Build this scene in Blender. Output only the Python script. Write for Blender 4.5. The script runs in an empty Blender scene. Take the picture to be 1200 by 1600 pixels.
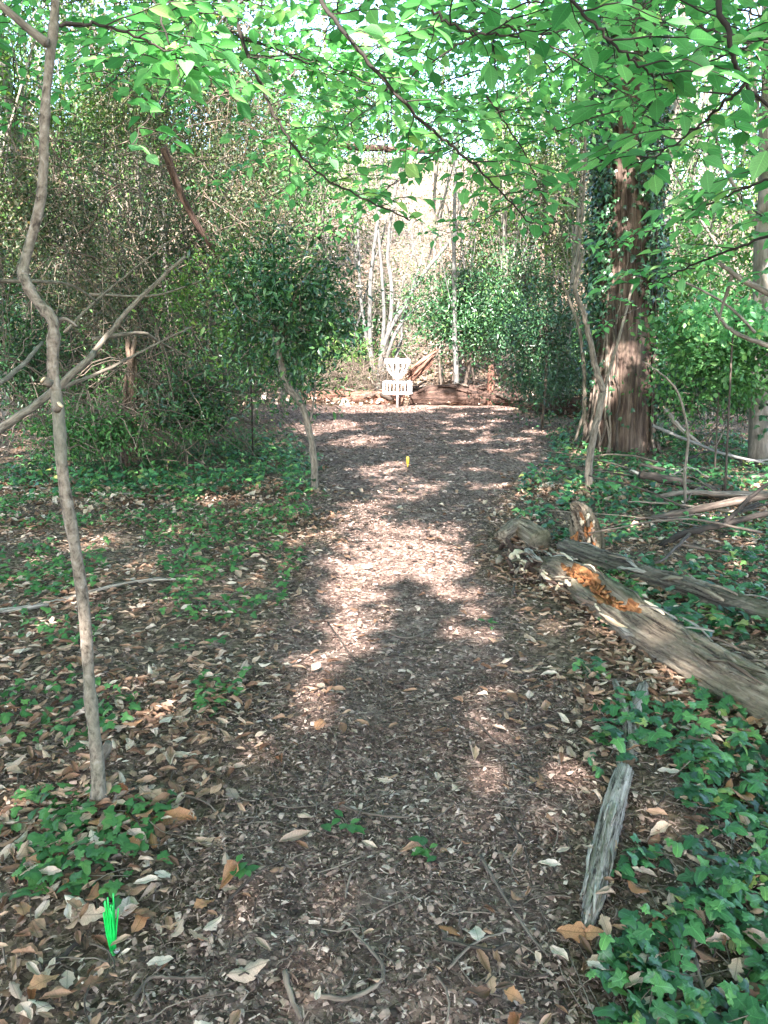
import bpy, math, random
import numpy as np
from mathutils import Vector, Matrix

random.seed(11)
rng = np.random.default_rng(11)
C = bpy.context.scene.collection
scn = bpy.context.scene
R_ = math.radians

# ------------------------------------------------------------------ camera, sky, sun, exposure
CAMH, PITCH, F = 1.5, R_(12.5), 1200.0
cam = bpy.data.objects.new('camera', bpy.data.cameras.new('camera')); C.objects.link(cam)
cam.location = (0, 0, CAMH); cam.rotation_euler = (R_(90) - PITCH, 0, 0)
cam.data.sensor_fit = 'HORIZONTAL'; cam.data.sensor_width = 36; cam.data.lens = 36
cam.data.clip_start = 0.05; cam.data.clip_end = 600
scn.camera = cam

SUN_EL, SUN_AZ = R_(40), R_(8)          # sun behind the camera, a little to the left
S = np.array([-math.sin(SUN_AZ) * math.cos(SUN_EL), -math.cos(SUN_AZ) * math.cos(SUN_EL), math.sin(SUN_EL)])
world = bpy.data.worlds.new('World'); scn.world = world; world.use_nodes = True
wn = world.node_tree.nodes; wl = world.node_tree.links
sky = wn.new('ShaderNodeTexSky'); sky.sky_type = 'NISHITA'; sky.sun_disc = False
sky.sun_elevation = SUN_EL; sky.sun_rotation = math.pi + SUN_AZ * 1.0
sky.air_density = 1.0; sky.dust_density = 1.5; sky.ozone_density = 1.0
wl.new(sky.outputs[0], wn['Background'].inputs[0]); wn['Background'].inputs[1].default_value = 0.15
sd = bpy.data.lights.new('sun', 'SUN'); sd.energy = 5.0; sd.angle = R_(0.55); sd.color = (1.0, 0.905, 0.85)
sun = bpy.data.objects.new('sun', sd); C.objects.link(sun)
sun.rotation_euler = Vector(S).to_track_quat('Z', 'Y').to_euler()
scn.view_settings.view_transform = 'Standard'; scn.view_settings.look = 'None'
scn.view_settings.exposure = 3.12; scn.view_settings.gamma = 1.0; scn.view_settings.use_curve_mapping = False
cy = scn.cycles
cy.max_bounces = 7; cy.diffuse_bounces = 4; cy.glossy_bounces = 2; cy.transmission_bounces = 4
cy.transparent_max_bounces = 4; cy.sample_clamp_indirect = 6.0; cy.use_denoising = True

# ------------------------------------------------------------------ picture <-> place
sp_, cp_ = math.sin(PITCH), math.cos(PITCH)
def P(px, py, Y):
    """the point that stands Y metres ahead under a photo pixel"""
    u, v = (px - 600) / F, (800 - py) / F
    t = Y / (cp_ + v * sp_)
    return np.array([u * t, Y, CAMH + t * (v * cp_ - sp_)])

_ph = np.random.default_rng(3)
_dirs = _ph.normal(size=(24, 2)); _dirs /= np.linalg.norm(_dirs, axis=1)[:, None]
_fr = np.exp(_ph.uniform(np.log(.6), np.log(2.2), 24)); _pp = _ph.uniform(0, 6.28, 24)
def nz(x, y, f=1.0, k=0):
    """smooth pseudo noise about -1..1"""
    s = 0
    for i in range(k, k + 8):
        i %= 24
        s = s + np.sin((x * _dirs[i, 0] + y * _dirs[i, 1]) * _fr[i] * f * 2.2 + _pp[i])
    return s / 3.0
def h(x, y):
    x = np.asarray(x, float); y = np.asarray(y, float)
    z = 0.025 * nz(x, y, 1.0) + 0.012 * nz(x, y, 3.1, 8)
    t = np.clip(y - 20.0, 0, 38); z = z + 0.42 * t * t / (t + 4) * (1 - .3 * np.clip((x / np.maximum(y, 1) - .28) / .15, 0, 1))
    z = z + 0.09 * np.maximum(0, -x - 6) + 0.05 * np.maximum(0, x - 7)
    return z
def G(px, py):
    """ground point under a photo pixel"""
    u, v = (px - 600) / F, (800 - py) / F
    d = np.array([u, cp_ + v * sp_, v * cp_ - sp_]); z = 0.0
    for _ in range(6):
        t = (z - CAMH) / d[2]; p = d * t; z = float(h(p[0], p[1]))
    return np.array([p[0], p[1], z])
def project(p):
    p = np.asarray(p) - np.array([0, 0, CAMH])
    f = p[..., 1] * cp_ - p[..., 2] * sp_; u = p[..., 1] * sp_ + p[..., 2] * cp_
    f = np.maximum(f, 1e-3)
    return 600 + F * p[..., 0] / f, 800 - F * u / f, f

# ------------------------------------------------------------------ materials
def mat(name):
    m = bpy.data.materials.new(name); m.use_nodes = True; n = m.node_tree.nodes; n.clear()
    return m, n, m.node_tree.links
def ramp(n, l, src, stops, interp='LINEAR'):
    r = n.new('ShaderNodeValToRGB'); r.color_ramp.interpolation = interp
    e = r.color_ramp.elements
    while len(e) < len(stops): e.new(0.5)
    for k, (p, c) in enumerate(stops): e[k].position = p; e[k].color = (*c, 1)
    l.new(src, r.inputs[0]); return r.outputs[0]
def piece_value(n, l):
    """one value for each piece: of its own mesh attribute, or of its own object"""
    a = n.new('ShaderNodeAttribute'); a.attribute_name = 'rnd'
    o = n.new('ShaderNodeObjectInfo')
    s = n.new('ShaderNodeMath'); s.operation = 'ADD'; l.new(a.outputs['Fac'], s.inputs[0]); l.new(o.outputs['Random'], s.inputs[1])
    f = n.new('ShaderNodeMath'); f.operation = 'FRACT'; l.new(s.outputs[0], f.inputs[0]); return f.outputs[0]
def leaf_mat(name, stops, trans=.35, rough=.5, spec=.35, tint=(1.25, 1.15, .55), blotch=.25, scale=60, vein=0):
    m, n, l = mat(name)
    col = ramp(n, l, piece_value(n, l), stops)
    tc = n.new('ShaderNodeTexCoord'); no = n.new('ShaderNodeTexNoise'); no.inputs['Scale'].default_value = scale
    l.new(tc.outputs['Object'], no.inputs['Vector'])
    mr = n.new('ShaderNodeMapRange'); mr.inputs[1].default_value = .3; mr.inputs[2].default_value = .7
    mr.inputs[3].default_value = 1 - blotch; mr.inputs[4].default_value = 1 + blotch; l.new(no.outputs[0], mr.inputs[0])
    mx = n.new('ShaderNodeVectorMath'); mx.operation = 'SCALE'; l.new(col, mx.inputs[0]); l.new(mr.outputs[0], mx.inputs['Scale'])
    col = mx.outputs[0]
    if vein:
        a2 = n.new('ShaderNodeAttribute'); a2.attribute_name = 'tc'; sx = n.new('ShaderNodeSeparateXYZ'); l.new(a2.outputs['Vector'], sx.inputs[0])
        def mth(op, a, b_):
            q = n.new('ShaderNodeMath'); q.operation = op
            for i, w in enumerate((a, b_)):
                if hasattr(w, 'links'): l.new(w, q.inputs[i])
                else: q.inputs[i].default_value = w
            return q.outputs[0]
        ax = mth('ABSOLUTE', sx.outputs['X'], 0.0); ph = mth('MULTIPLY', mth('SUBTRACT', sx.outputs['Y'], mth('MULTIPLY', ax, .7)), 11.0)
        side = mth('LESS_THAN', mth('PINGPONG', ph, .5), .07); mid = mth('LESS_THAN', ax, .016); vv = mth('MAXIMUM', mth('MULTIPLY', side, .55), mid)
        mv = n.new('ShaderNodeVectorMath'); mv.operation = 'SCALE'; l.new(col, mv.inputs[0]); l.new(mth('MULTIPLY_ADD', vv, vein), mv.inputs['Scale']) if False else l.new(mth('ADD', mth('MULTIPLY', vv, vein), 1.0), mv.inputs['Scale']); col = mv.outputs[0]
    b = n.new('ShaderNodeBsdfPrincipled'); l.new(col, b.inputs['Base Color']); b.inputs['Roughness'].default_value = rough
    b.inputs['Specular IOR Level'].default_value = spec
    out = n.new('ShaderNodeOutputMaterial')
    if trans:
        t = n.new('ShaderNodeBsdfTranslucent'); tv = n.new('ShaderNodeVectorMath'); tv.operation = 'MULTIPLY'
        l.new(col, tv.inputs[0]); tv.inputs[1].default_value = tint; l.new(tv.outputs[0], t.inputs[0])
        ms = n.new('ShaderNodeMixShader'); ms.inputs[0].default_value = trans
        l.new(b.outputs[0], ms.inputs[1]); l.new(t.outputs[0], ms.inputs[2]); l.new(ms.outputs[0], out.inputs[0])
    else: l.new(b.outputs[0], out.inputs[0])
    return m
def bark_mat(name, stops, scale=(22, 22, 5), bump=.4, rough=.85, dist=.01, moss=None, fine=4.0, detail=6, piece=False):
    m, n, l = mat(name)
    a = n.new('ShaderNodeAttribute'); a.attribute_name = 'tc'
    mp = n.new('ShaderNodeMapping'); mp.inputs['Scale'].default_value = scale; l.new(a.outputs['Vector'], mp.inputs[0])
    no = n.new('ShaderNodeTexNoise'); no.inputs['Scale'].default_value = 1; no.inputs['Detail'].default_value = detail
    no.inputs['Roughness'].default_value = .65; no.inputs['Distortion'].default_value = .4; l.new(mp.outputs[0], no.inputs['Vector'])
    src = no.outputs[0]
    if piece:
        ad = n.new('ShaderNodeMath'); ad.operation = 'MULTIPLY_ADD'; l.new(piece_value(n, l), ad.inputs[0]); ad.inputs[1].default_value = .35; l.new(src, ad.inputs[2])
        sb = n.new('ShaderNodeMath'); sb.operation = 'SUBTRACT'; l.new(ad.outputs[0], sb.inputs[0]); sb.inputs[1].default_value = .17; src = sb.outputs[0]
    col = ramp(n, l, src, stops)
    if moss:
        m2 = n.new('ShaderNodeTexNoise'); m2.inputs['Scale'].default_value = 2.3; m2.inputs['Detail'].default_value = 5
        l.new(a.outputs['Vector'], m2.inputs['Vector'])
        f = n.new('ShaderNodeMapRange'); f.inputs[1].default_value = .52; f.inputs[2].default_value = .68; l.new(m2.outputs[0], f.inputs[0])
        mc = n.new('ShaderNodeMix'); mc.data_type = 'RGBA'; l.new(f.outputs[0], mc.inputs['Factor']); l.new(col, mc.inputs['A'])
        mc.inputs['B'].default_value = (*moss, 1); col = mc.outputs['Result']
    b = n.new('ShaderNodeBsdfPrincipled'); l.new(col, b.inputs['Base Color']); b.inputs['Roughness'].default_value = rough
    b.inputs['Specular IOR Level'].default_value = .25
    n2 = n.new('ShaderNodeTexNoise'); n2.inputs['Scale'].default_value = fine; n2.inputs['Detail'].default_value = 4; l.new(mp.outputs[0], n2.inputs['Vector'])
    am = n.new('ShaderNodeMath'); am.operation = 'MULTIPLY_ADD'; l.new(n2.outputs[0], am.inputs[0]); am.inputs[1].default_value = .4; l.new(no.outputs[0], am.inputs[2])
    bp = n.new('ShaderNodeBump'); bp.inputs['Strength'].default_value = bump; bp.inputs['Distance'].default_value = dist
    l.new(am.outputs[0], bp.inputs['Height']); l.new(bp.outputs[0], b.inputs['Normal'])
    out = n.new('ShaderNodeOutputMaterial'); l.new(b.outputs[0], out.inputs[0]); return m
def plain_mat(name, col, rough=.5, metal=0, trans=0, grain=.15, scale=40):
    m, n, l = mat(name); b = n.new('ShaderNodeBsdfPrincipled')
    tc = n.new('ShaderNodeTexCoord'); no = n.new('ShaderNodeTexNoise'); no.inputs['Scale'].default_value = scale; l.new(tc.outputs['Object'], no.inputs['Vector'])
    c = ramp(n, l, no.outputs[0], [(.3, tuple(x * (1 - grain) for x in col)), (.7, tuple(min(1, x * (1 + grain)) for x in col))])
    l.new(c, b.inputs['Base Color']); b.inputs['Roughness'].default_value = rough; b.inputs['Metallic'].default_value = metal
    out = n.new('ShaderNodeOutputMaterial'); l.new(b.outputs[0], out.inputs[0]); return m
def soil_mat(name, stops, scales=(1.2, 34, 160), bump=.6):
    m, n, l = mat(name)
    tc = n.new('ShaderNodeTexCoord'); ns = []
    for s in scales:
        q = n.new('ShaderNodeTexNoise'); q.inputs['Scale'].default_value = s; q.inputs['Detail'].default_value = 5; q.inputs['Roughness'].default_value = .7
        l.new(tc.outputs['Object'], q.inputs['Vector']); ns.append(q)
    vo = n.new('ShaderNodeTexVoronoi'); vo.inputs['Scale'].default_value = 45; l.new(tc.outputs['Object'], vo.inputs['Vector'])
    sepv = n.new('ShaderNodeSeparateColor'); l.new(vo.outputs['Color'], sepv.inputs[0])
    a1 = n.new('ShaderNodeMath'); a1.operation = 'MULTIPLY_ADD'; l.new(ns[1].outputs[0], a1.inputs[0]); a1.inputs[1].default_value = .5
    a0 = n.new('ShaderNodeMath'); a0.operation = 'MULTIPLY'; l.new(ns[0].outputs[0], a0.inputs[0]); a0.inputs[1].default_value = .35; l.new(a0.outputs[0], a1.inputs[2])
    a2 = n.new('ShaderNodeMath'); a2.operation = 'MULTIPLY_ADD'; l.new(sepv.outputs[0], a2.inputs[0]); a2.inputs[1].default_value = .35; l.new(a1.outputs[0], a2.inputs[2])
    col = ramp(n, l, a2.outputs[0], stops)
    b = n.new('ShaderNodeBsdfPrincipled'); l.new(col, b.inputs['Base Color']); b.inputs['Roughness'].default_value = .95; b.inputs['Specular IOR Level'].default_value = .1
    s3 = n.new('ShaderNodeMath'); s3.operation = 'MULTIPLY_ADD'; l.new(ns[2].outputs[0], s3.inputs[0]); s3.inputs[1].default_value = .5; l.new(a2.outputs[0], s3.inputs[2])
    bp = n.new('ShaderNodeBump'); bp.inputs['Strength'].default_value = bump; bp.inputs['Distance'].default_value = .03
    l.new(s3.outputs[0], bp.inputs['Height']); l.new(bp.outputs[0], b.inputs['Normal'])
    out = n.new('ShaderNodeOutputMaterial'); l.new(b.outputs[0], out.inputs[0]); return m

M = {}
M['soil'] = soil_mat('forest_soil', [(.3, (.035, .025, .018)), (.5, (.075, .055, .04)), (.66, (.17, .125, .09)), (.85, (.33, .25, .19))])
M['mulch'] = soil_mat('bark_mulch', [(.3, (.048, .034, .029)), (.52, (.115, .078, .065)), (.7, (.215, .155, .13)), (.88, (.36, .28, .24))])
M['chip'] = leaf_mat('wood_chip', [(0, (.038, .026, .022)), (.3, (.095, .064, .052)), (.65, (.185, .124, .101)), (.88, (.275, .192, .158)), (1, (.43, .335, .285))], trans=0, rough=.85, spec=.15, scale=90)
M['dead'] = leaf_mat('dead_leaf', [(0, (.09, .052, .035)), (.25, (.19, .108, .068)), (.5, (.305, .19, .126)), (.75, (.41, .29, .208)), (1, (.56, .47, .385))], trans=.22, rough=.6, spec=.25, tint=(1.1, .9, .7), scale=55, vein=-.35)
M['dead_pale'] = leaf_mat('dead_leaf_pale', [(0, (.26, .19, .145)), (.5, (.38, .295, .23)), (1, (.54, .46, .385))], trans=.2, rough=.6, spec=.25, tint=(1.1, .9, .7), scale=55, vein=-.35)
M['dead_rust'] = leaf_mat('dead_leaf_rust', [(0, (.22, .10, .05)), (.5, (.32, .16, .08)), (1, (.42, .23, .13))], trans=.2, rough=.55, spec=.3, tint=(1.1, .8, .6), scale=45, vein=-.35)
M['beech'] = leaf_mat('beech_leaf', [(0, (.045, .15, .06)), (.3, (.085, .24, .092)), (.75, (.155, .345, .15)), (.95, (.24, .43, .18)), (1, (.33, .43, .16))], trans=.48, rough=.42, spec=.4, tint=(1.25, 1.6, 1.0), scale=40, blotch=.15, vein=.35)
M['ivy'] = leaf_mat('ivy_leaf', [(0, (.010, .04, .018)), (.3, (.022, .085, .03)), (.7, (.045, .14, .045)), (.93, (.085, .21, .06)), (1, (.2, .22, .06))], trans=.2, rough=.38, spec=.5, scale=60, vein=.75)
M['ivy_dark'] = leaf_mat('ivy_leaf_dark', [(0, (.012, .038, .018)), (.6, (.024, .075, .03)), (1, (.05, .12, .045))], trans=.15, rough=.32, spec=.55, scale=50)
M['laurel'] = leaf_mat('laurel_leaf', [(0, (.014, .045, .02)), (.6, (.03, .09, .035)), (.9, (.06, .15, .05)), (1, (.11, .22, .05))], trans=.18, rough=.33, spec=.5, scale=40)
M['herb'] = leaf_mat('herb_leaf', [(0, (.03, .10, .03)), (.6, (.055, .16, .045)), (1, (.10, .22, .06))], trans=.3, rough=.5, spec=.35, scale=40)
M['wood_leaf'] = leaf_mat('woodland_leaf', [(0, (.035, .09, .025)), (.5, (.07, .16, .04)), (.85, (.12, .24, .055)), (1, (.2, .28, .07))], trans=.4, rough=.5, spec=.3, scale=20)
M['olive'] = leaf_mat('thicket_leaf', [(0, (.02, .042, .02)), (.5, (.042, .075, .03)), (.78, (.08, .105, .045)), (.92, (.16, .13, .08)), (1, (.27, .2, .14))], trans=.3, rough=.45, spec=.45, scale=30)
M['sapling'] = bark_mat('sapling_bark', [(.34, (.055, .046, .036)), (.5, (.13, .11, .087)), (.68, (.22, .19, .155))], (60, 60, 14), .35, dist=.004)
M['sapling_trunk'] = bark_mat('lichened_bark', [(.36, (.04, .032, .025)), (.45, (.12, .098, .075)), (.6, (.205, .175, .14)), (.75, (.33, .30, .26))], (55, 55, 38), .9, dist=.006, moss=(.13, .135, .10), fine=3, detail=8)
M['twig'] = bark_mat('twig_bark', [(.3, (.018, .015, .013)), (.6, (.045, .037, .032)), (.8, (.09, .075, .065))], (50, 50, 12), .3, dist=.003, piece=True)
M['stick'] = bark_mat('stick_bark', [(.3, (.03, .023, .019)), (.5, (.08, .062, .05)), (.75, (.19, .155, .125))], (70, 70, 10), .5, dist=.004, piece=True)
M['dry'] = bark_mat('dry_twig', [(.3, (.045, .035, .028)), (.55, (.11, .086, .067)), (.8, (.25, .205, .165))], (50, 50, 10), .3, dist=.003, piece=True)
M['redbark'] = bark_mat('furrowed_red_bark', [(.34, (.022, .012, .009)), (.46, (.055, .038, .03)), (.58, (.105, .075, .058)), (.75, (.19, .148, .118))], (16, 16, 2.2), .9, dist=.03, fine=5)
M['greybark'] = bark_mat('grey_bark', [(.3, (.07, .06, .05)), (.5, (.15, .135, .115)), (.7, (.27, .25, .22))], (14, 14, 4), .6, dist=.015, moss=(.07, .09, .04))
M['palebark'] = bark_mat('pale_bark', [(.3, (.05, .05, .047)), (.5, (.105, .105, .10)), (.7, (.19, .19, .185))], (14, 14, 5), .4, dist=.008)
M['logwood'] = bark_mat('weathered_log', [(.36, (.03, .022, .016)), (.43, (.13, .10, .075)), (.52, (.215, .17, .125)), (.66, (.35, .29, .22)), (.82, (.50, .43, .34))], (38, 38, 3.0), 1.0, dist=.025, moss=(.09, .09, .05), fine=6, detail=9)
M['mosswood'] = bark_mat('mossy_dark_log', [(.36, (.025, .02, .016)), (.45, (.085, .07, .055)), (.56, (.16, .135, .105)), (.75, (.3, .265, .22))], (38, 38, 3.0), 1.0, dist=.025, moss=(.06, .075, .035), fine=6, detail=9)
M['greywood'] = bark_mat('grey_dead_wood', [(.37, (.03, .024, .02)), (.44, (.16, .14, .115)), (.6, (.34, .31, .27)), (.8, (.5, .47, .43))], (75, 75, 5), 1.0, dist=.008, fine=6)
M['darkwood'] = bark_mat('dark_rotten_wood', [(.34, (.02, .013, .011)), (.5, (.065, .04, .031)), (.68, (.14, .09, .07)), (.85, (.24, .165, .13))], (26, 26, 4), 1.0, dist=.03, fine=5)
M['redwood'] = bark_mat('red_brown_wood', [(.34, (.04, .02, .015)), (.48, (.14, .07, .05)), (.7, (.28, .17, .125))], (30, 30, 3), 1.0, dist=.02, fine=5)
M['tanwood'] = bark_mat('tan_rotten_wood', [(.34, (.035, .024, .018)), (.48, (.11, .075, .055)), (.7, (.24, .175, .13))], (30, 30, 3), 1.0, dist=.02, fine=5)
M['orange'] = bark_mat('orange_rot', [(.34, (.06, .022, .010)), (.47, (.20, .078, .028)), (.6, (.32, .145, .06)), (.8, (.5, .33, .2))], (30, 30, 10), 1.0, dist=.02, fine=4)
M['splinter'] = bark_mat('pale_splinter', [(.3, (.35, .25, .16)), (.55, (.55, .45, .33)), (.8, (.7, .62, .5))], (50, 50, 6), .6, dist=.005)
M['cutwood'] = plain_mat('fresh_cut_wood', (.62, .47, .3), .7)
M['steel'] = plain_mat('galvanised_steel', (.76, .77, .76), .4, .1)
M['white_paint'] = plain_mat('white_enamel', (.8, .8, .77), .45)
M['green_plastic'] = plain_mat('green_plastic', (.005, .42, .07), .45)
M['white_plastic'] = plain_mat('white_plastic', (.7, .72, .72), .4)
M['yellow_plastic'] = plain_mat('yellow_plastic', (.75, .52, .06), .45)

# ------------------------------------------------------------------ mesh helpers
class MB:
    """collects pieces and links them as ONE mesh object"""
    def __init__(s): s.v, s.f, s.r, s.t, s.m, s.n = [], [], [], [], [], 0
    def add(s, v, f, r=0.0, t=None, mi=0):
        v = np.asarray(v, float); f = np.asarray(f, np.int64)
        s.v.append(v); s.f.append(f + s.n); s.n += len(v)
        s.r.append(np.full(len(v), r) if np.isscalar(r) else np.asarray(r))
        s.t.append(v if t is None else t); s.m.append(np.full(len(f), mi)); return s
    def tube(s, pts, rad, sides=6, r=None, mi=0, cap=True, wob=0.0):
        v, f, t = tube(pts, rad, sides, cap, wob); return s.add(v, f, random.random() if r is None else r, t, mi)
    def mesh(s, name, mats, smooth=True, base=(0, 0, 0)):
        v = np.concatenate(s.v) - np.asarray(base, float); f = np.concatenate(s.f); me = bpy.data.meshes.new(name)
        me.vertices.add(len(v)); me.vertices.foreach_set('co', v.astype(np.float32).ravel())
        me.loops.add(f.size); me.loops.foreach_set('vertex_index', f.astype(np.int32).ravel())
        me.polygons.add(len(f)); me.polygons.foreach_set('loop_start', np.arange(0, f.size, 3, dtype=np.int32))
        me.polygons.foreach_set('material_index', np.concatenate(s.m).astype(np.int32))
        me.polygons.foreach_set('use_smooth', np.full(len(f), smooth))
        a = me.attributes.new('rnd', 'FLOAT', 'POINT'); a.data.foreach_set('value', np.concatenate(s.r).astype(np.float32))
        a = me.attributes.new('tc', 'FLOAT_VECTOR', 'POINT'); a.data.foreach_set('vector', np.concatenate(s.t).astype(np.float32).ravel())
        for m in (mats if isinstance(mats, (list, tuple)) else [mats]): me.materials.append(m)
        me.update(); me.validate(); return me
    def build(s, name, mats, parent=None, smooth=True, base=None, kind=None):
        """coordinates are of the place; base is the spot the object's origin stands on"""
        if parent is not None: b = np.array(parent['_base'])
        else: b = np.zeros(3) if base is None else np.asarray(base, float)
        o = bpy.data.objects.new(name, s.mesh(name, mats, smooth, b)); C.objects.link(o)
        o['_base'] = [float(x) for x in b]
        if parent is not None: o.parent = parent
        else: o.location = b
        if kind: o['kind'] = kind
        return o

def tube(pts, rad, sides=6, cap=True, wob=0.0):
    pts = np.asarray(pts, float); n = len(pts); rad = np.broadcast_to(np.asarray(rad, float), (n,)) if np.ndim(rad) else np.full(n, rad)
    tg = np.gradient(pts, axis=0); tg /= np.linalg.norm(tg, axis=1)[:, None] + 1e-12
    d = pts[-1] - pts[0]; ref = np.eye(3)[np.argmin(np.abs(d))]
    a = np.cross(tg, ref); a /= np.linalg.norm(a, axis=1)[:, None] + 1e-12; b = np.cross(tg, a)
    th = np.linspace(0, 2 * math.pi, sides, endpoint=False)
    rr = rad[:, None] * np.ones((n, sides))
    if wob: rr = rr * (1 + wob * rng.uniform(-1, 1, (n, sides)))
    v = pts[:, None] + rr[..., None] * (np.cos(th)[None, :, None] * a[:, None] + np.sin(th)[None, :, None] * b[:, None])
    s = np.concatenate([[0], np.cumsum(np.linalg.norm(np.diff(pts, axis=0), axis=1))]) + random.random() * 7
    off = random.random() * 5
    t = np.stack([rr * np.cos(th) + off, rr * np.sin(th), np.repeat(s[:, None], sides, 1)], -1).reshape(-1, 3)
    i = np.arange(n - 1)[:, None] * sides; j = np.arange(sides)[None]; k = (j + 1) % sides
    q0, q1, q2, q3 = (i + j).ravel(), (i + k).ravel(), (i + sides + k).ravel(), (i + sides + j).ravel()
    f = np.concatenate([np.stack([q0, q1, q2], 1), np.stack([q0, q2, q3], 1)])
    v = v.reshape(-1, 3)
    if cap:
        v = np.concatenate([v, pts[[0, -1]]]); t = np.concatenate([t, [[off, 0, s[0]], [off, 0, s[-1]]]]); c0, c1 = n * sides, n * sides + 1
        jj = np.arange(sides); kk = (jj + 1) % sides; o = (n - 1) * sides
        f = np.concatenate([f, np.stack([kk, jj, np.full(sides, c0)], 1), np.stack([o + jj, o + kk, np.full(sides, c1)], 1)])
    return v, f, t
def curve(ctrl, n=None, jit=0.0):
    """Catmull-Rom through control points"""
    c = np.asarray(ctrl, float); k = len(c)
    if k == 2: c = np.array([c[0], c[0] * .5 + c[1] * .5, c[1]]); k = 3
    n = n or (k - 1) * 6
    e = np.concatenate([[2 * c[0] - c[1]], c, [2 * c[-1] - c[-2]]])
    t = np.linspace(0, k - 1 - 1e-6, n); i = t.astype(int); u = (t - i)[:, None]
    p0, p1, p2, p3 = e[i], e[i + 1], e[i + 2], e[i + 3]
    r = .5 * (2 * p1 + (p2 - p0) * u + (2 * p0 - 5 * p1 + 4 * p2 - p3) * u ** 2 + (3 * p1 - p0 - 3 * p2 + p3) * u ** 3)
    if jit:
        q = rng.normal(size=(n, 3)) * jit; q[0] = 0; r = r + q
    return r
def frames(d, up):
    """rotations whose y runs along d and whose z is near up"""
    d = d / (np.linalg.norm(d, axis=1)[:, None] + 1e-9)
    x = np.cross(d, up); x /= np.linalg.norm(x, axis=1)[:, None] + 1e-9
    z = np.cross(x, d); return np.stack([x, d, z], 2)
def unit(v): return v / (np.linalg.norm(v, axis=-1, keepdims=True) + 1e-9)

def scatter(mb, tmpls, pos, Rm, sc, rnd=None, mi=0):
    n = len(pos)
    if n == 0: return
    rnd = rng.random(n) if rnd is None else rnd
    which = rng.integers(0, len(tmpls), n)
    for k, (tv, tf) in enumerate(tmpls):
        q = np.nonzero(which == k)[0]
        if not len(q): continue
        s = np.asarray(sc)[q]; s = s[:, None] if s.ndim == 1 else s
        loc = tv[None] * s[:, None, :]
        v = np.einsum('nij,nkj->nki', Rm[q], loc) + pos[q][:, None]
        f = tf[None] + (np.arange(len(q)) * len(tv))[:, None, None]
        mb.add(v.reshape(-1, 3), f.reshape(-1, 3), np.repeat(rnd[q], len(tv)), np.tile(tv, (len(q), 1)), mi)

def blade(widths, fold=.2, bend=.3, curl=0, twist=0, jag=0, seed=0):
    """a leaf 1 long: cross sections of three points along y; fold lifts the edges, bend droops the length"""
    r = np.random.default_rng(seed); n = len(widths); v = []
    for i, w in enumerate(widths):
        y = i / (n - 1); z = -bend * y * y + (r.uniform(-1, 1) * curl * .15 if curl else 0)
        x0 = r.uniform(-1, 1) * jag * .3
        wl, wr = w * (1 + jag * r.uniform(-1, 1)), w * (1 + jag * r.uniform(-1, 1))
        tw = twist * (y - .5)
        for xx, lift in ((-wl, fold * wl + curl * r.uniform(-.1, .45) * w), (0, 0), (wr, fold * wr + curl * r.uniform(-.1, .45) * w)):
            v.append((x0 * w + xx * math.cos(tw) - lift * math.sin(tw), y, z + lift * math.cos(tw) + xx * math.sin(tw)))
    f = []
    for i in range(n - 1):
        a = i * 3
        for s in (0, 1): f += [(a + s, a + s + 1, a + s + 4), (a + s, a + s + 4, a + s + 3)]
    return np.array(v), np.array(f)
BEECH = [blade((.015, .12, .21, .27, .29, .28, .235, .16, .07, .005), fold=.12 + .10 * k, bend=.04 + .07 * k, jag=.05, seed=k) for k in range(4)]
BEECH_LO = [(np.array([(0, 0, 0), (.29, .45, .06 + .05 * k), (0, 1, -.12), (-.29, .45, .06 + .05 * k)]), np.array([(0, 1, 2), (0, 2, 3)])) for k in range(3)]
LAUREL_LO = [(np.array([(0, 0, 0), (.2, .45, .05 + .04 * k), (0, 1, -.15), (-.2, .45, .05 + .04 * k)]), np.array([(0, 1, 2), (0, 2, 3)])) for k in range(3)]
LAUREL = [blade((.03, .19, .17, .01), fold=.25 + .1 * k, bend=.15 + .15 * k, seed=k) for k in range(3)]
def crumpled(seed, fold, bend, curl, twist, w=.25, n=12):
    """a dry leaf: five points across, wrinkled, its margin ragged and rolled"""
    r = np.random.default_rng(seed); v = []
    pk = r.uniform(.4, .6); p1, p2, p3 = r.uniform(0, 6.28, 3)
    for i in range(n):
        y = i / (n - 1); ww = w * (math.sin(math.pi * min(1, y / pk * .5 if y < pk else .5 + (y - pk) / (1 - pk) * .5)) ** .8) + .008
        z0 = -bend * y * y + .05 * curl * math.sin(7 * y + p1); tw = twist * (y - .5); sway = .06 * curl * math.sin(4 * y + p2)
        for k, e in enumerate((-1, -.55, 0, .55, 1)):
            m = ww * (1 + (.24 * r.uniform(-1, 1) - (.45 if r.random() < .10 else 0)) * (abs(e) == 1)); x = e * m
            roll = fold * abs(e) ** 1.5 * ww + curl * (.10 * math.sin(9 * y + 2.2 * e + p3) * abs(e) * ww * 2 + .03 * r.uniform(-1, 1) * abs(e))
            x *= 1 - .35 * min(1, abs(fold)) * abs(e)
            v.append((sway + x * math.cos(tw) - roll * math.sin(tw), y, (z0 + roll * math.cos(tw) + x * math.sin(tw)) * .75 + .018 * (i % 2) * (e != 0)))
    f = []
    for i in range(n - 1):
        for k in range(4):
            a = i * 5 + k; f += [(a, a + 1, a + 6), (a, a + 6, a + 5)]
    return np.array(v), np.array(f)
_DP = [(.5, .2, .7, .3), (.2, -.25, .9, .9), (.8, .1, .6, -.5), (-.6, .3, .8, .3), (.6, -.25, 1.0, -.9), (1.0, .2, .6, .4), (.15, .1, .6, .2), (-.6, -.15, .8, .8)]
DEADX = [crumpled(20 + k, *p, w=(.25, .3, .22, .27)[k % 4]) for k, p in enumerate(_DP)]
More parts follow.
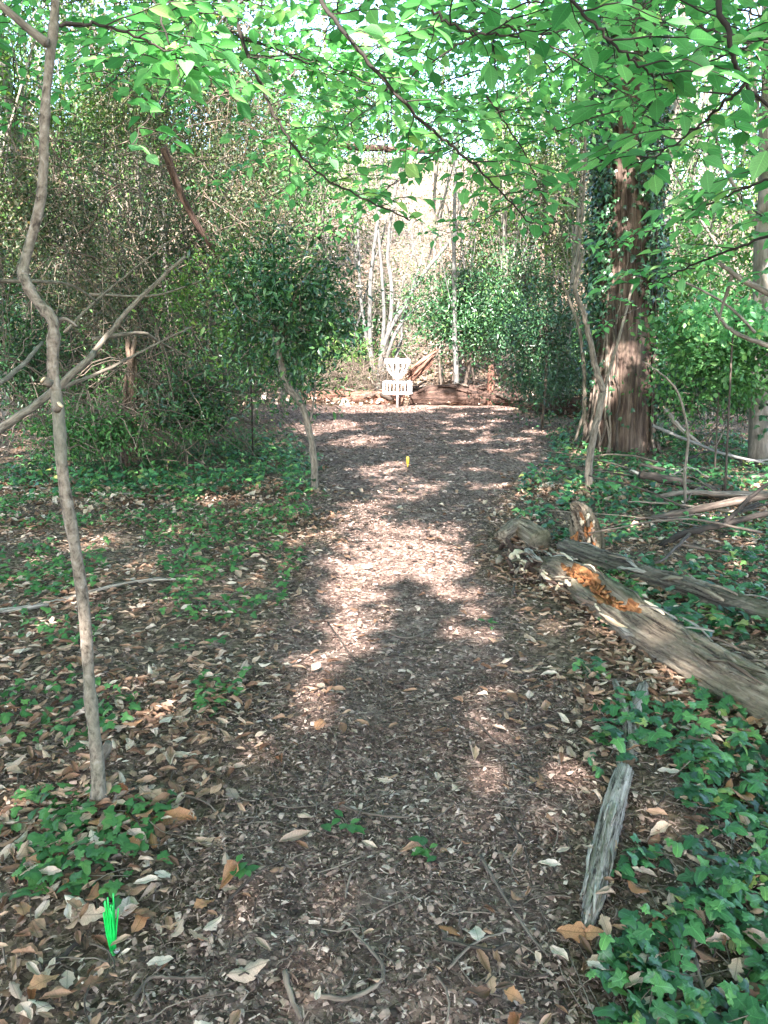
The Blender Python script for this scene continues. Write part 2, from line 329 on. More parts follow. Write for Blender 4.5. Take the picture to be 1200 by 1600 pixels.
DEADB = [crumpled(20 + k, *p, w=(.25, .3, .22, .27)[k % 4], n=6) for k, p in enumerate(_DP)]
DEADS = [blade((.04, .26, .32, .22, .02), fold=f, bend=b, curl=c, twist=t, jag=.22, seed=40 + k) for k, (f, b, c, t) in enumerate(
    [(.4, .2, .6, .3), (.1, -.3, .9, .9), (.9, .1, .4, -.6), (-.5, .3, .6, .3), (.3, -.4, 1.0, -1.2)])]
def ivy_leaf(k):
    r = np.random.default_rng(60 + k)
    ang = np.array([-90, -78, -60, -46, -32, -16, -4, 8, 26, 40, 56, 72, 90, 108, 124, 140, 154, 172, 184, 196, 212, 226, 240, 258.]) + r.uniform(-3, 3, 24)
    rad = np.array([.14, .27, .38, .36, .30, .40, .50, .43, .33, .34, .44, .62, .80, .62, .44, .34, .33, .43, .50, .40, .30, .36, .38, .27]) * (1 + r.uniform(-.07, .07, 24)) * (1 + .12 * np.sin(np.radians(ang) + k * 1.7))
    a = np.radians(ang); x = rad * np.cos(a); y = rad * np.sin(a) + .25
    z = -(.10 + .09 * k) * (rad ** 2) + r.uniform(-.025, .035, 24) + (.05 + .06 * (k % 3)) * np.abs(x)
    x2, y2 = x * .5, .25 + (y - .25) * .5; z2 = .03 + r.uniform(-.02, .03, 24)
    v = np.concatenate([[[0, .25, 0.0]], np.stack([x2, y2, z2], 1), np.stack([x, y, z], 1)]); f = []
    for i in range(24):
        n = (i + 1) % 24; f += [(0, i + 1, n + 1), (i + 1, i + 25, n + 25), (i + 1, n + 25, n + 1)]
    return v, np.array(f)
IVY = [ivy_leaf(k) for k in range(5)]
IVY_LO = [(np.array([(0, -.1, 0), (.45, .15, -.05), (.18, .45, .03), (0, .95, -.12), (-.18, .45, .03), (-.45, .15, -.05)]) * (1, 1, 1 + k), np.array([(0, 1, 2), (0, 2, 4), (2, 3, 4), (0, 4, 5)])) for k in range(3)]
CHIP = [(np.array([(-.5 * w, -.5, 0), (.5 * w, -.45, .02), (-.55 * w, .05, b), (.5 * w, 0, b + .04), (-.35 * w, .5, 0), (.3 * w, .45, c)]), np.array([(0, 1, 3), (0, 3, 2), (2, 3, 5), (2, 5, 4)]))
        for w, b, c in ((.2, .06, .03), (.3, .1, -.05), (.12, -.02, .05), (.5, .12, .1), (.08, .05, -.03), (.14, .08, .04), (.1, -.04, .08))]

# ------------------------------------------------------------------ object helpers
def tag(o, label, cat, group=None):
    o['label'] = label; o['category'] = cat
    if group: o['group'] = group
    return o
def thing(name, label, cat, base, group=None):
    o = bpy.data.objects.new(name, None); C.objects.link(o); o.empty_display_size = .2
    b = np.asarray(base, float); o.location = b; o['_base'] = [float(x) for x in b]
    return tag(o, label, cat, group)
def place(name, me, parent, pos, Rm, sc):
    """one piece that shares mesh data, a child of its thing"""
    o = bpy.data.objects.new(name, me); C.objects.link(o)
    b = np.array(parent['_base']) if parent is not None else np.zeros(3)
    s = np.broadcast_to(sc, 3)
    m = Matrix([list(Rm[i] * s) + [float(pos[i] - b[i])] for i in range(3)] + [[0, 0, 0, 1]])
    if parent is not None: o.parent = parent
    o.matrix_local = m; return o
_tm = {}
def tmesh(key, tmpls, material):
    k = (key, material.name)
    if k not in _tm:
        out = []
        for v, f in tmpls:
            me = MB().add(v, f).mesh(key, material)
            me.attributes.remove(me.attributes['rnd']); out.append(me)
        _tm[k] = out
    return _tm[k]
def leaves(parent, name, hi, lo, material, pos, Rm, sc, nmax=280, minpx=9, stuff='foliage', parent_of=None):
    """the largest leaves in view each an object of its own, the rest one stuff part"""
    pos = np.asarray(pos); sc = np.asarray(sc, float)
    px, py, dep = project(pos); s1 = sc if sc.ndim == 1 else sc[:, 1]
    size = F * s1 / dep
    inv = (px > -20) & (px < 1220) & (py > -20) & (py < 1620) & (pos[:, 1] > .3)
    score = np.where(inv & (size > minpx), size, 0)
    order = np.argsort(-score)[:nmax]; order = order[score[order] > 0]
    single = np.zeros(len(pos), bool); single[order] = True
    me = tmesh(name, hi, material)
    for i in order:
        par = parent if parent_of is None else parent_of[i]
        place(name, me[i % len(me)], par, pos[i], Rm[i], sc[i])
    rest = ~single
    if rest.any():
        b = MB(); near = rest & (size > 14); far = rest & ~near
        scatter(b, hi, pos[near], Rm[near], sc[near]); scatter(b, lo, pos[far], Rm[far], sc[far])
        b.build(stuff, material, parent, kind='stuff')

# ================================================================== THE GROUND
PATH = [(1640, 200, 905), (1600, 235, 900), (1450, 330, 890), (1300, 400, 890), (1200, 430, 890), (1100, 440, 865), (1000, 455, 800), (920, 470, 775),
        (850, 490, 760), (800, 505, 768), (760, 510, 805), (730, 505, 840), (700, 490, 862), (675, 440, 858), (655, 405, 840), (643, 400, 810), (632, 430, 790)]
_pt = []
for py, xl, xr in PATH:
    a, b = G(xl, py), G(xr, py); _pt.append(((a[1] + b[1]) / 2, a[0], b[0]))
_pt = [(-3., -.6, .6), (.5, -.58, .55)] + _pt
PY, PL, PR = (np.array(x) for x in zip(*_pt))
def pathd(x, y):
    """metres inside the path's edge (negative outside)"""
    l = np.interp(y, PY, PL) + .10 * nz(x * 0, y, 2.2, 3); r = np.interp(y, PY, PR) + .10 * nz(x * 0 + 5, y, 2.0, 11)
    return np.where((y < PY[0]) | (y > PY[-1]), -1, np.minimum(x - l, r - x))
def grid_coords(a, b, step, lo, hi):
    m = list(np.arange(a, b + 1e-6, step)); s = step; x = b
    up = []
    while x < hi: s *= 1.12; x += s; up.append(x)
    s = step; x = a; dn = []
    while x > lo: s *= 1.12; x -= s; dn.append(x)
    return np.array(dn[::-1] + m + up)
gx, gy = grid_coords(-6.5, 7, .075, -170, 170), grid_coords(.8, 19, .075, -60, 190)
X, Y = np.meshgrid(gx, gy, indexing='ij'); Z = h(X, Y)
def sheet(X, Y, Z):
    n, m = X.shape; idx = np.arange(n * m).reshape(n, m)
    a, b, c, d = idx[:-1, :-1].ravel(), idx[1:, :-1].ravel(), idx[1:, 1:].ravel(), idx[:-1, 1:].ravel()
    return np.stack([X, Y, Z], -1).reshape(-1, 3), np.concatenate([np.stack([a, b, c], 1), np.stack([a, c, d], 1)])
MB().add(*sheet(X, Y, Z)).build('ground', M['soil'], kind='structure')
ys = np.concatenate([np.arange(-3, 1, .2), np.arange(1, PY[-1], .06)]); us = np.linspace(0, 1, 41)
L0 = np.interp(ys, PY, PL) + .10 * nz(ys * 0, ys, 2.2, 3); R0 = np.interp(ys, PY, PR) + .10 * nz(ys * 0 + 5, ys, 2.0, 11)
X = L0[:, None] + (R0 - L0)[:, None] * us[None]; Y = np.repeat(ys[:, None], 41, 1)
edge = np.minimum(us, 1 - us)[None] * (R0 - L0)[:, None]
Z = h(X, Y) + np.clip(edge * .12, 0, .012) - .003 + .006 * nz(X, Y, 7, 5) * np.clip(edge * 5, 0, 1)
MB().add(*sheet(X, Y, Z)[:1], sheet(X, Y, Z)[1][:, ::-1]).build('path', M['mulch'], kind='structure')

def sample(n, y0, y1, margin=.6):
    """points on the ground in the wedge of view and a step to either side"""
    y = np.sqrt(rng.uniform(y0 ** 2, y1 ** 2, n)); w = .52 * y + margin
    return rng.uniform(-1, 1, n) * w, y
def lie(n, tilt=.35):
    """yaw at random, lying with a small tilt"""
    a = rng.uniform(0, 2 * math.pi, n); d = np.stack([np.cos(a), np.sin(a), rng.normal(0, tilt * .5, n)], 1)
    u = np.stack([rng.normal(0, tilt, n), rng.normal(0, tilt, n), np.ones(n)], 1); return frames(d, u)

# bark chips and shreds
b = MB()
for y0, y1, n, s0, s1 in ((1.15, 3.3, 190000, .007, .034), (3.3, 7.5, 165000, .011, .045), (7.5, 18, 130000, .022, .075)):
    x, y = sample(n, y0, y1); d = pathd(x, y)
    k = rng.random(n) < np.where(d > -.1, 1, np.where(y > 7.5, .25, .45)); x, y = x[k], y[k]; m = len(x)
    sc = s0 * (s1 / s0) ** (rng.random(m) ** 1.9)
    z = h(x, y) + .010 + .012 * rng.random(m)
    scatter(b, CHIP, np.stack([x, y, z], 1), lie(m, .3), sc, rng.beta(1.5, 2.1, m))
b.build('bark_mulch', M['chip'], smooth=False, kind='stuff')

# fallen leaves
def litter_weight(x, y):
    d = pathd(x, y); return np.where(d > 0, np.where(d > .25, .06, .18), np.clip(.35 - d * 2.2, 0, 1)) * np.clip(.75 + .45 * nz(x, y, 1.6, 6), .15, 1)
lp, ls = [], []
for y0, y1, n in ((1.15, 3.4, 9000), (3.4, 8, 20000), (8, 20, 18000)):
    x, y = sample(n, y0, y1); k = rng.random(n) < litter_weight(x, y); x, y = x[k], y[k]; m = len(x)
    lp.append(np.stack([x, y, h(x, y) + .022 + .03 * rng.random(m)], 1)); ls.append(.02 + .062 * rng.random(m) ** 1.8 + np.where(rng.random(m) < .06, .03, 0))
for a_, c_, n_ in ((G(790, 875), G(1010, 1060), 420), (G(1010, 1060), G(1190, 1180), 160), (G(940, 1080), G(925, 1440), 60), (G(140, 1290), G(170, 1255), 40)):
    t_ = rng.random(n_)[:, None]; q = a_ + (c_ - a_) * t_ + rng.normal(0, .09, (n_, 3)); q[:, 2] = h(q[:, 0], q[:, 1]) + .02 + .05 * rng.random(n_); lp.append(q); ls.append(.02 + .05 * rng.random(n_))
lp = np.concatenate(lp); ls = np.concatenate(ls); lR = lie(len(lp), .19); ls = np.where(lp[:, 1] < 2.0, np.minimum(ls, .072), ls)
lsc = np.stack([ls * rng.uniform(.7, 1.1, len(ls)), ls, ls], 1)
px, py, dep = project(lp); size = np.where((px > 0) & (px < 1200) & (py < 1600), F * ls / dep, 0)
top = np.argsort(-size)[:230]; sing = np.zeros(len(lp), bool); sing[top] = True
mt = {k: tmesh('dead_leaf', DEADX, M[k]) for k in ('dead', 'dead_pale', 'dead_rust')}
for i in top:
    k = ('dead', 'dead_pale', 'dead', 'dead_rust', 'dead_pale', 'dead')[i % 6]
    o = place('dead_leaf', mt[k][i % 8], None, lp[i], lR[i], lsc[i])
    marks = (((177, 1490), 'the green tuft'), ((150, 1265), 'the kinked sapling'), ((930, 1400), 'the grey dead branch'), ((980, 1140), 'the forked dead wood'), ((1000, 960), 'the rotten log'), ((770, 1195), 'the bright sun patch'),
             ((1060, 1500), 'the corner ivy'), ((545, 1560), 'the hooked stick'), ((375, 1365), 'the glossy rust leaf'), ((490, 1150), 'the pinkish oval leaf'), ((330, 1015), 'the broad leaved seedling'), ((240, 1290), 'the long ribbed leaf'), ((150, 930), 'the long dead branch'))
    qx, qy, _ = project(lp[i]); mk_ = min(marks, key=lambda m_: math.hypot(m_[0][0] - qx, m_[0][1] - qy)); near_ = ('behind ' if qy < mk_[0][1] - 40 else 'in front of ' if qy > mk_[0][1] + 40 else ('left of ' if qx < mk_[0][0] else 'right of ')) + mk_[1]
    big_ = 'large ' if ls[i] > .085 else ('small ' if ls[i] < .06 else '')
    where = near_ if True else 'on the mulch path' if pathd(lp[i, 0], lp[i, 1]) > 0 else ('in the litter left of the path' if lp[i, 0] < 0 else 'in the litter right of the path')
    tag(o, big_ + {'dead': 'curled brown dead leaf lying ', 'dead_pale': 'pale bleached dead leaf lying ', 'dead_rust': 'rusty brown dead leaf lying '}[k] + where, 'dead leaf', 'fallen leaves scattered over the forest floor')
b = MB(); q = ~sing
nearq = q & (lp[:, 1] < 6); farq = q & ~nearq
scatter(b, DEADB, lp[nearq], lR[nearq], lsc[nearq]); scatter(b, DEADS, lp[farq], lR[farq], lsc[farq])
b.build('leaf_litter', M['dead'], kind='stuff')

# the leaves one can point to in the photograph
for px, py, L, yaw, mk, var, lab in (
        (375, 1365, .105, 200, 'dead_rust', 5, 'large glossy rust brown leaf curled upright beside a tiny green seedling'),
        (240, 1290, .145, 100, 'dead_rust', 0, 'long ribbed orange brown leaf beside the sapling foot'),
        (436, 1330, .10, 70, 'dead_pale', 2, 'pale ribbed leaf half folded left of the path middle'),
        (493, 1150, .11, 15, 'dead_rust', 3, 'pinkish brown oval leaf standing on the dark bare patch of path'),
        (868, 1470, .12, 100, 'dead_rust', 6, 'broad rust brown leaf at the tip of the grey dead branch'),
        (203, 1418, .115, 170, 'dead_pale', 4, 'crumpled whitish leaf right behind the green tuft'),
        (105, 1445, .12, 95, 'dead', 6, 'wide dull brown leaf left of the green tuft'),
        (355, 1540, .10, 80, 'dead_pale', 7, 'pale torn leaf lying at the bottom of the path'),
        (682, 1232, .055, 10, 'dead_pale', 0, 'small white leaf below the sunlit patch'),
        (590, 1230, .06, 110, 'dead_pale', 6, 'small whitish leaf lying on the path middle'),
        (1148, 1245, .13, 190, 'dead_rust', 1, 'large orange brown leaf sunk in the ivy at right'),
        (1160, 1470, .10, 160, 'dead_pale', 5, 'upright cream leaf among ivy at the right edge'),
        (270, 1185, .11, 170, 'dead', 2, 'long tan leaf standing on edge right of the sapling'),
        (60, 1300, .10, 140, 'dead', 5, 'rolled tan leaf by the ivy left of the sapling')):
    p = G(px, py); p[2] += .03; a = R_(yaw)
    Rm = frames(np.array([[math.sin(a), math.cos(a), .12]]), np.array([[.1, -.35, 1]]))[0]
    tag(place('dead_leaf', tmesh('dead_leaf', DEADX, M[mk])[var], None, p, Rm, np.array([L * .95, L, L])), lab, 'dead leaf', 'large fallen leaves')

# small twigs among the mulch
b = MB()
for y0, y1, n in ((1.15, 3.5, 1700), (3.5, 8, 1300), (8, 17, 600)):
    x, y = sample(n, y0, y1)
    for xx, yy in zip(x, y):
        L = rng.uniform(.04, .2); a = rng.uniform(0, 6.28); k = rng.uniform(-1, 1)
        t = np.linspace(-.5, .5, 5); ax = a + k * t * 1.4
        p = np.stack([xx + np.cumsum(np.cos(ax)) * L / 5, yy + np.cumsum(np.sin(ax)) * L / 5, t * 0], 1)
        p[:, 2] = h(p[:, 0], p[:, 1]) + .024 + .012 * rng.random(5)
        b.tube(p, np.linspace(1, .5, 5) * (.0008 + .0028 * rng.random() ** 2), 4, cap=False)
b.build('twigs', M['stick'], kind='stuff')

# sticks one can point to
def stick(pix, r0, r1, lab, mk='stick', lift=.03, name='fallen_stick', cat='stick', group='sticks lying on the ground', zs=None, forks=()):
    g = [G(a, c) for a, c in pix]
    for i, q in enumerate(g): q[2] += lift + (zs[i] if zs else 0)
    c = curve(g, jit=r0 * .12); b = MB(); b.tube(c, np.linspace(r0, r1, len(c)) * .78, 8, wob=.12)
    for s, dx, dy, dz in forks:
        i = int(s * (len(c) - 1)); e = c[i] + np.array([dx, dy, dz]); b.tube(curve([c[i], (c[i] + e) / 2 + np.array([0, 0, .01]), e]), np.linspace(r0 * .5, r0 * .2, 12), 6)
    o = b.build(name, M[mk], base=g[0]); return tag(o, lab, cat, group)
for a in (
    ([(485, 1570), (540, 1577), (590, 1555), (598, 1525), (570, 1490), (545, 1465)], .008, .004, 'dark hooked stick at the bottom of the path'),
    ([(445, 1535), (455, 1575), (470, 1610)], .009, .007, 'short thick stick running off the bottom edge'),
    ([(210, 1580), (235, 1545), (270, 1545), (320, 1545)], .006, .004, 'thin tan stick left of the path bottom'),
    ([(70, 1525), (100, 1510), (135, 1475)], .009, .006, 'dark stick below the broad dull brown leaf'),
    ([(750, 1350), (790, 1420), (830, 1480), (855, 1510)], .006, .003, 'long dark twig leading to the grey branch tip'),
    ([(690, 1485), (760, 1500), (795, 1490)], .007, .004, 'short forked stick right of the path middle'),
    ([(790, 1290), (815, 1330), (832, 1385)], .005, .003, 'thin grey stick below the bright sun patch'),
    ([(512, 980), (540, 1020), (560, 1050)], .006, .003, 'thin pale stick across the sunlit path'),
    ([(715, 1130), (745, 1140), (770, 1165), (800, 1180)], .006, .004, 'curled stick above the sun patch'),
    ([(820, 1150), (870, 1135), (945, 1120)], .007, .005, 'light brown stick leading to the forked dead wood'),
    ([(130, 1285), (180, 1270), (215, 1260)], .010, .007, 'thick stick across the sapling foot'),
    ([(250, 1250), (320, 1265), (350, 1300)], .005, .003, 'curved dark twig right of the sapling foot'),
    ([(600, 995), (640, 1005), (675, 990)], .008, .005, 'short stick on the dark shaded strip of path'),
    ([(530, 1270), (575, 1285), (640, 1290)], .006, .004, 'straight dark stick on the path middle'),
    ([(1080, 1480), (1090, 1540), (1110, 1590)], .007, .005, 'dark stick poking out of the ivy corner'),
    ([(1060, 1240), (1110, 1270), (1150, 1305)], .006, .004, 'bent twig lying over the ivy'),
    ([(800, 940), (806, 900), (800, 880), (775, 905)], .010, .005, 'forked grey stick standing in front of the log end'),
    ([(700, 1530), (740, 1490), (790, 1470)], .005, .003, 'thin twig on the mulch at lower right'),
    ([(350, 1430), (400, 1380), (440, 1360)], .005, .003, 'thin twig crossing the path at lower left'),
):
    stick(*a)
stick([(-30, 965), (60, 955), (130, 935), (220, 915), (300, 905)], .022, .008, 'long dead branch lying on the litter behind the sapling', mk='greywood', forks=((.55, .35, .12, .05), (.75, .4, -.05, .03)))
stick([(-30, 900), (30, 908), (70, 890), (140, 880)], .014, .007, 'dead branch at the left edge under ground ivy', mk='stick')
stick([(-20, 765), (80, 768), (180, 775), (300, 782)], .02, .012, 'straight bare branch lying behind the sapling', mk='greywood')
stick([(195, 935), (290, 900), (380, 890), (450, 880)], .010, .005, 'thin branch crossing the litter toward the path', mk='dry')

# ================================================================== BIG TREES
def trunk_surface(base, H, r_of, path, furrow, sides=96, rings=140, seed=0, flare=.5):
    r = np.random.default_rng(seed)
    zz = np.linspace(-.15, H, rings); th = np.linspace(0, 2 * math.pi, sides, endpoint=False)
    T, Zg = np.meshgrid(th, zz)
    rid = 0
    for k in range(14):
        f = r.integers(14, 60); rid = rid + np.abs(np.sin(f * T / 2 + r.uniform(0, 6) + 1.4 * np.sin(Zg * r.uniform(.4, 1.6) + r.uniform(0, 6)) + .5 * np.sin(3 * Zg + r.uniform(0, 6)))) / 14
    fl = 1 + flare * np.exp(-np.maximum(Zg, 0) / .35) * (.6 + .4 * np.sin(5 * T + 1.0) * np.sin(2 * T + .4))
    Rr = r_of(Zg) * fl + furrow * (rid - .63) * 4
    cx, cyy = path(Zg)
    v = np.stack([base[0] + cx + Rr * np.cos(T), base[1] + cyy + Rr * np.sin(T), base[2] + Zg], -1).reshape(-1, 3)
    t = np.stack([Rr * np.cos(T), Rr * np.sin(T), Zg], -1).reshape(-1, 3)
    n = rings; i = np.arange(n - 1)[:, None] * sides; j = np.arange(sides)[None]; k = (j + 1) % sides
    q0, q1, q2, q3 = (i + j).ravel(), (i + k).ravel(), (i + sides + k).ravel(), (i + sides + j).ravel()
    return v, np.concatenate([np.stack([q0, q1, q2], 1), np.stack([q0, q2, q3], 1)]), t
def ivy_on_trunk(base, r_of, path, n, zlo, zhi, want, thick=.10, s=(.05, .09)):
    """leaf places on a trunk; want(theta, z) gives the cover"""
    th = rng.uniform(0, 2 * math.pi, n); z = zlo + (zhi - zlo) * rng.random(n)
    k = rng.random(n) < want(th, z); th, z = th[k], z[k]; m = len(th); cx, cyy = path(z)
    rr = r_of(z) + .02 + thick * rng.random(m) ** 1.3
    pos = np.stack([base[0] + cx + rr * np.cos(th), base[1] + cyy + rr * np.sin(th), base[2] + z], 1)
    out = np.stack([np.cos(th), np.sin(th), np.full(m, .35)], 1) + rng.normal(0, .35, (m, 3))
    d = np.stack([rng.normal(0, .6, m), rng.normal(0, .6, m), np.full(m, -1.)], 1) + .35 * out
    return pos, frames(d, out), rng.uniform(*s, m)

TB = G(966, 703)
r_big = lambda z: .40 - .018 * np.clip(z, 0, 9) + .02 * np.exp(-np.maximum(z, 0) / 1.2)
path_big = lambda z: (.02 * np.sin(z * .8) - .034 * z, 0 * z)
T = thing('conifer_tree', 'big red barked tree wrapped in dark ivy right of the path', 'tree', TB)
MB().add(*trunk_surface(TB, 11, r_big, path_big, .026, 160, 240, 5, .12)[:2], 0, trunk_surface(TB, 11, r_big, path_big, .026, 160, 240, 5, .12)[2]).build('trunk', M['redbark'], T)
def want_big(th, z):
    a = (th + math.pi) % (2 * math.pi)            # the camera sees theta near -90 deg -> a near 90 deg
    side = np.cos(th)                              # +1 on the right
    front = -np.sin(th)
    zz_ = np.clip(z - 1.3, 0, 2.2)
    right = np.clip((side - .62 + .30 * zz_) * 4, 0, 1) * np.clip(.5 + z * .5, 0, 1)
    left = np.clip((-side - .72 + .26 * np.clip(z - 1.6, 0, 2.5)) * 4, 0, 1) * np.clip(z * .8 - .6, 0, 1)
    lowf = .05 * (z < 1.2) * (nz(th * 2.2, z * 2, 1.2, 6) > .1)
    band = np.clip((z - 1.7) * .6, 0, .5) * (nz(th * 2.2, z * 1.4, 1.2, 2) > -.05)
    back = .5 * (front < -.3)
    strip = (front > .2) & (side > -.62) & (side < -.02 + .08 * np.sin(z * 3)) & (z > 2.0); band = np.where(strip, .06, band); left = np.where(strip, 0, left)
    return np.clip(np.maximum.reduce([right, left, band, back, lowf + 0 * z]), 0, 1)
pos, Rm, sc = ivy_on_trunk(TB, r_big, path_big, 22000, 0, 7.5, want_big, .19)
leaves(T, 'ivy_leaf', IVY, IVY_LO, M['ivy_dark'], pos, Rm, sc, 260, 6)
b = MB()
for k in range(16):
    th0 = rng.choice([rng.uniform(-1.0, .4), rng.uniform(-2.9, -2.1)]); z = np.linspace(0, rng.uniform(2, 6), 26); th = th0 + .25 * np.sin(z * rng.uniform(.7, 1.5) + k) + rng.normal(0, .03, 26)
    rr = r_big(z) * (1 + .3 * np.exp(-z / .3)) + .03
    b.tube(np.stack([TB[0] + rr * np.cos(th), TB[1] + rr * np.sin(th), TB[2] + z], 1), np.linspace(.018, .007, 26), 6)
b.build('ivy_stems', M['stick'], T)

# slender saplings in front of the big tree
def stems(name, label, cat, base, lines, mk, group=None, part='stem'):
    o = thing(name, label, cat, base, group)
    for pts, r0, r1 in lines:
        c = curve(pts, jit=r0 * .10); MB().tube(c, np.linspace(r0, r1, len(c)), 10, wob=.05).build(part, M[mk], o)
    return o
def PX(l, d, d2=None): return [P(a, c, d + ((d2 or d) - d) * i / max(1, len(l) - 1)) for i, (a, c) in enumerate(l)]
sb = G(919, 768); d = sb[1]
sap = stems('forked_sapling', 'forked grey sapling in front of the ivy clad tree', 'sapling', sb, [
    ([sb] + PX([(921, 720), (930, 670), (943, 612)], d), .040, .034),
    (PX([(943, 612), (930, 570), (921, 530), (912, 490), (899, 455), (903, 425), (912, 390)], d, d - .1), .033, .017),
    (PX([(899, 455), (905, 380), (912, 300), (914, 200), (905, 120), (890, 30)], d, d - .2), .016, .009),
    (PX([(943, 612), (958, 560), (972, 510), (985, 460), (992, 430)], d, d + .3), .018, .009)], 'sapling')
sb2 = G(914, 700)
stems('thin_sapling', 'thin straight sapling with broken top left of the forked one', 'sapling', sb2, [
    ([sb2] + PX([(914, 640), (912, 570), (904, 510), (886, 460), (872, 428)], sb2[1]), .035, .014),
    (PX([(886, 458), (900, 440), (905, 420)], sb2[1]), .014, .008),
    (PX([(914, 640), (905, 668), (898, 690)], sb2[1]), .022, .02)], 'sapling')
sb3 = G(1072, 800)
stems('bent_sapling', 'thin bare bent sapling arching over the brush pile', 'sapling', sb3, [
    ([sb3] + PX([(1070, 740), (1075, 680), (1062, 620), (1040, 590), (1005, 565)], sb3[1]), .016, .006)], 'sapling')

# foreground sapling
fb = G(150, 1268); d = fb[1]
fs = thing('bent_sapling', 'bare kinked sapling with two cut stubs left of the path', 'sapling', fb)
c = curve([fb - [0, 0, .05]] + PX([(150, 1160), (135, 1010), (113, 830), (94, 690), (84, 590), (84, 512), (62, 475), (40, 440), (38, 422), (60, 320), (72, 200), (78, 70), (92, -60)], d, d + .12), 200)
rad = np.interp(np.linspace(0, 1, 200), [0, .04, .09, .3, .6, .8, 1], [.046, .031, .0245, .0225, .0195, .0175, .015])
ai = np.arange(200.)
rad = rad * (1 + .07 * np.sin(ai * .53) * np.sin(ai * .147 + 1)); 
for kn in (22, 47, 63, 88, 101, 118, 137, 156, 171, 186): rad = rad * (1 + rng.uniform(.10, .24) * np.exp(-((ai - kn) / 1.6) ** 2))
c = c + np.stack([.004 * np.sin(ai * .21), .004 * np.cos(ai * .17), 0 * ai], 1)
MB().tube(c, rad * .74, 18, wob=.05).build('trunk', M['sapling_trunk'], fs)
for (a, b_, e, r0, r1) in (((74, 68), (45, 45), (-20, -10), .013, .009), ((84, 512), (100, 498), (120, 510), .008, .004), ((150, 1190), (165, 1172), (170, 1160), .022, .012)):
    cc = curve(PX([a, b_, e], d + .08)); MB().tube(cc, np.linspace(r0, r1, len(cc)), 8).build('branch', M['sapling'], fs)
for a, e in (((88, 640), (97, 632)), ((80, 600), (72, 594))):
    p, q = PX([a, e], d - .02); st = MB().tube([p, q - [0, .015, 0]], [.012, .011], 10).build('branch_stub', M['sapling'], fs)
    dd = (q - p) / np.linalg.norm(q - p); qq = q - [0, .015, 0]
    MB().tube([qq + dd * .0, qq + dd * .004], [.0105, .0095], 10).build('cut_face', M['cutwood'], st)

# ================================================================== LOGS
def log(pts, radii, seed, squash=1.0, groove=.012, sides=56, rings=110, lump=.12, trough=None):
    r = np.random.default_rng(seed); c = curve(pts, rings); rr = np.interp(np.linspace(0, 1, rings), np.linspace(0, 1, len(radii)), radii)
    tg = unit(np.gradient(c, axis=0)); a = unit(np.cross(tg, [0, 0, 1.])); u = np.cross(a, tg)
    th = np.linspace(0, 2 * math.pi, sides, endpoint=False); s = np.concatenate([[0], np.cumsum(np.linalg.norm(np.diff(c, axis=0), axis=1))])
    T, Sg = np.meshgrid(th, s); g = 0
    for k in range(16):
        f = r.integers(3, 26); g = g + np.sin(f * T + r.uniform(0, 6) + .8 * np.sin(Sg * r.uniform(.5, 2.5) + r.uniform(0, 6))) / 16 * (.6 + .4 * np.sin(Sg * r.uniform(2, 9) + r.uniform(0, 6)))
    lm = 0
    for k in range(6): lm = lm + np.sin(r.integers(1, 4) * T + Sg * r.uniform(-7, 7) + r.uniform(0, 6)) / 6
    Rr = rr[:, None] * (1 + lump * lm) + groove * g * 3
    Rr = Rr + groove * .35 * r.uniform(-1, 1, Rr.shape)
    if trough is not None: Rr = Rr * trough(T, np.linspace(0, 1, rings)[:, None] + 0 * T)
    v = c[:, None] + Rr[..., None] * (np.cos(T)[..., None] * a[:, None] + np.sin(T)[..., None] * u[:, None] * squash)
    t = np.stack([Rr * np.cos(T) + seed, Rr * np.sin(T), Sg], -1)
    i = np.arange(rings - 1)[:, None] * sides; j = np.arange(sides)[None]; k = (j + 1) % sides
    q0, q1, q2, q3 = (i + j).ravel(), (i + k).ravel(), (i + sides + k).ravel(), (i + sides + j).ravel()
    f = np.concatenate([np.stack([q0, q1, q2], 1), np.stack([q0, q2, q3], 1)])
    v = v.reshape(-1, 3); t = t.reshape(-1, 3)
    n = len(v); v = np.concatenate([v, c[[0, -1]]]); t = np.concatenate([t, [[seed, 0, 0], [seed, 0, s[-1]]]])
    jj = np.arange(sides); kk = (jj + 1) % sides; o = (rings - 1) * sides
    f = np.concatenate([f, np.stack([kk, jj, jj * 0 + n], 1), np.stack([o + jj, o + kk, jj * 0 + n + 1], 1)])
    return v, f, t, (c, a, u, tg, rr)
def flake(c, d, up, L, w, th, seed):
    """a torn sliver of bark or wood"""
    r = np.random.default_rng(seed); n = 9; v = []; skew = r.uniform(-.5, .5)
    x = unit(np.cross(d, up)); u = unit(np.cross(x, d)); tt = []; o1 = r.uniform(0, 5)
    for i in range(n):
        y = i / (n - 1); ww = w * (.55 + .45 * math.sin(math.pi * y)) * r.uniform(.55, 1.15) * (.45 if i in (0, n - 1) else 1); bow = .18 * L * math.sin(math.pi * y)
        for sx, su in ((-1, 0), (1, 0), (.8, 1), (-.8, 1)):
            v.append(c + d * ((y - .5) * L + r.uniform(-.04, .04) * L) + x * (sx * ww / 2 + skew * w * (y - .5) + .12 * w * r.uniform(-1, 1)) + u * (su * th * r.uniform(.6, 1.3) + bow * .4)); tt.append((sx * ww / 2 + o1, su * th, y * L + o1))
    f = []
    for i in range(n - 1):
        for k in range(4):
            a0, a1 = i * 4 + k, i * 4 + (k + 1) % 4; f += [(a0, a1, a1 + 4), (a0, a1 + 4, a0 + 4)]
    e = (n - 1) * 4; f += [(0, 2, 1), (0, 3, 2), (e, e + 1, e + 2), (e, e + 2, e + 3)]
    return np.array(v), np.array(f), r.random(), np.array(tt)

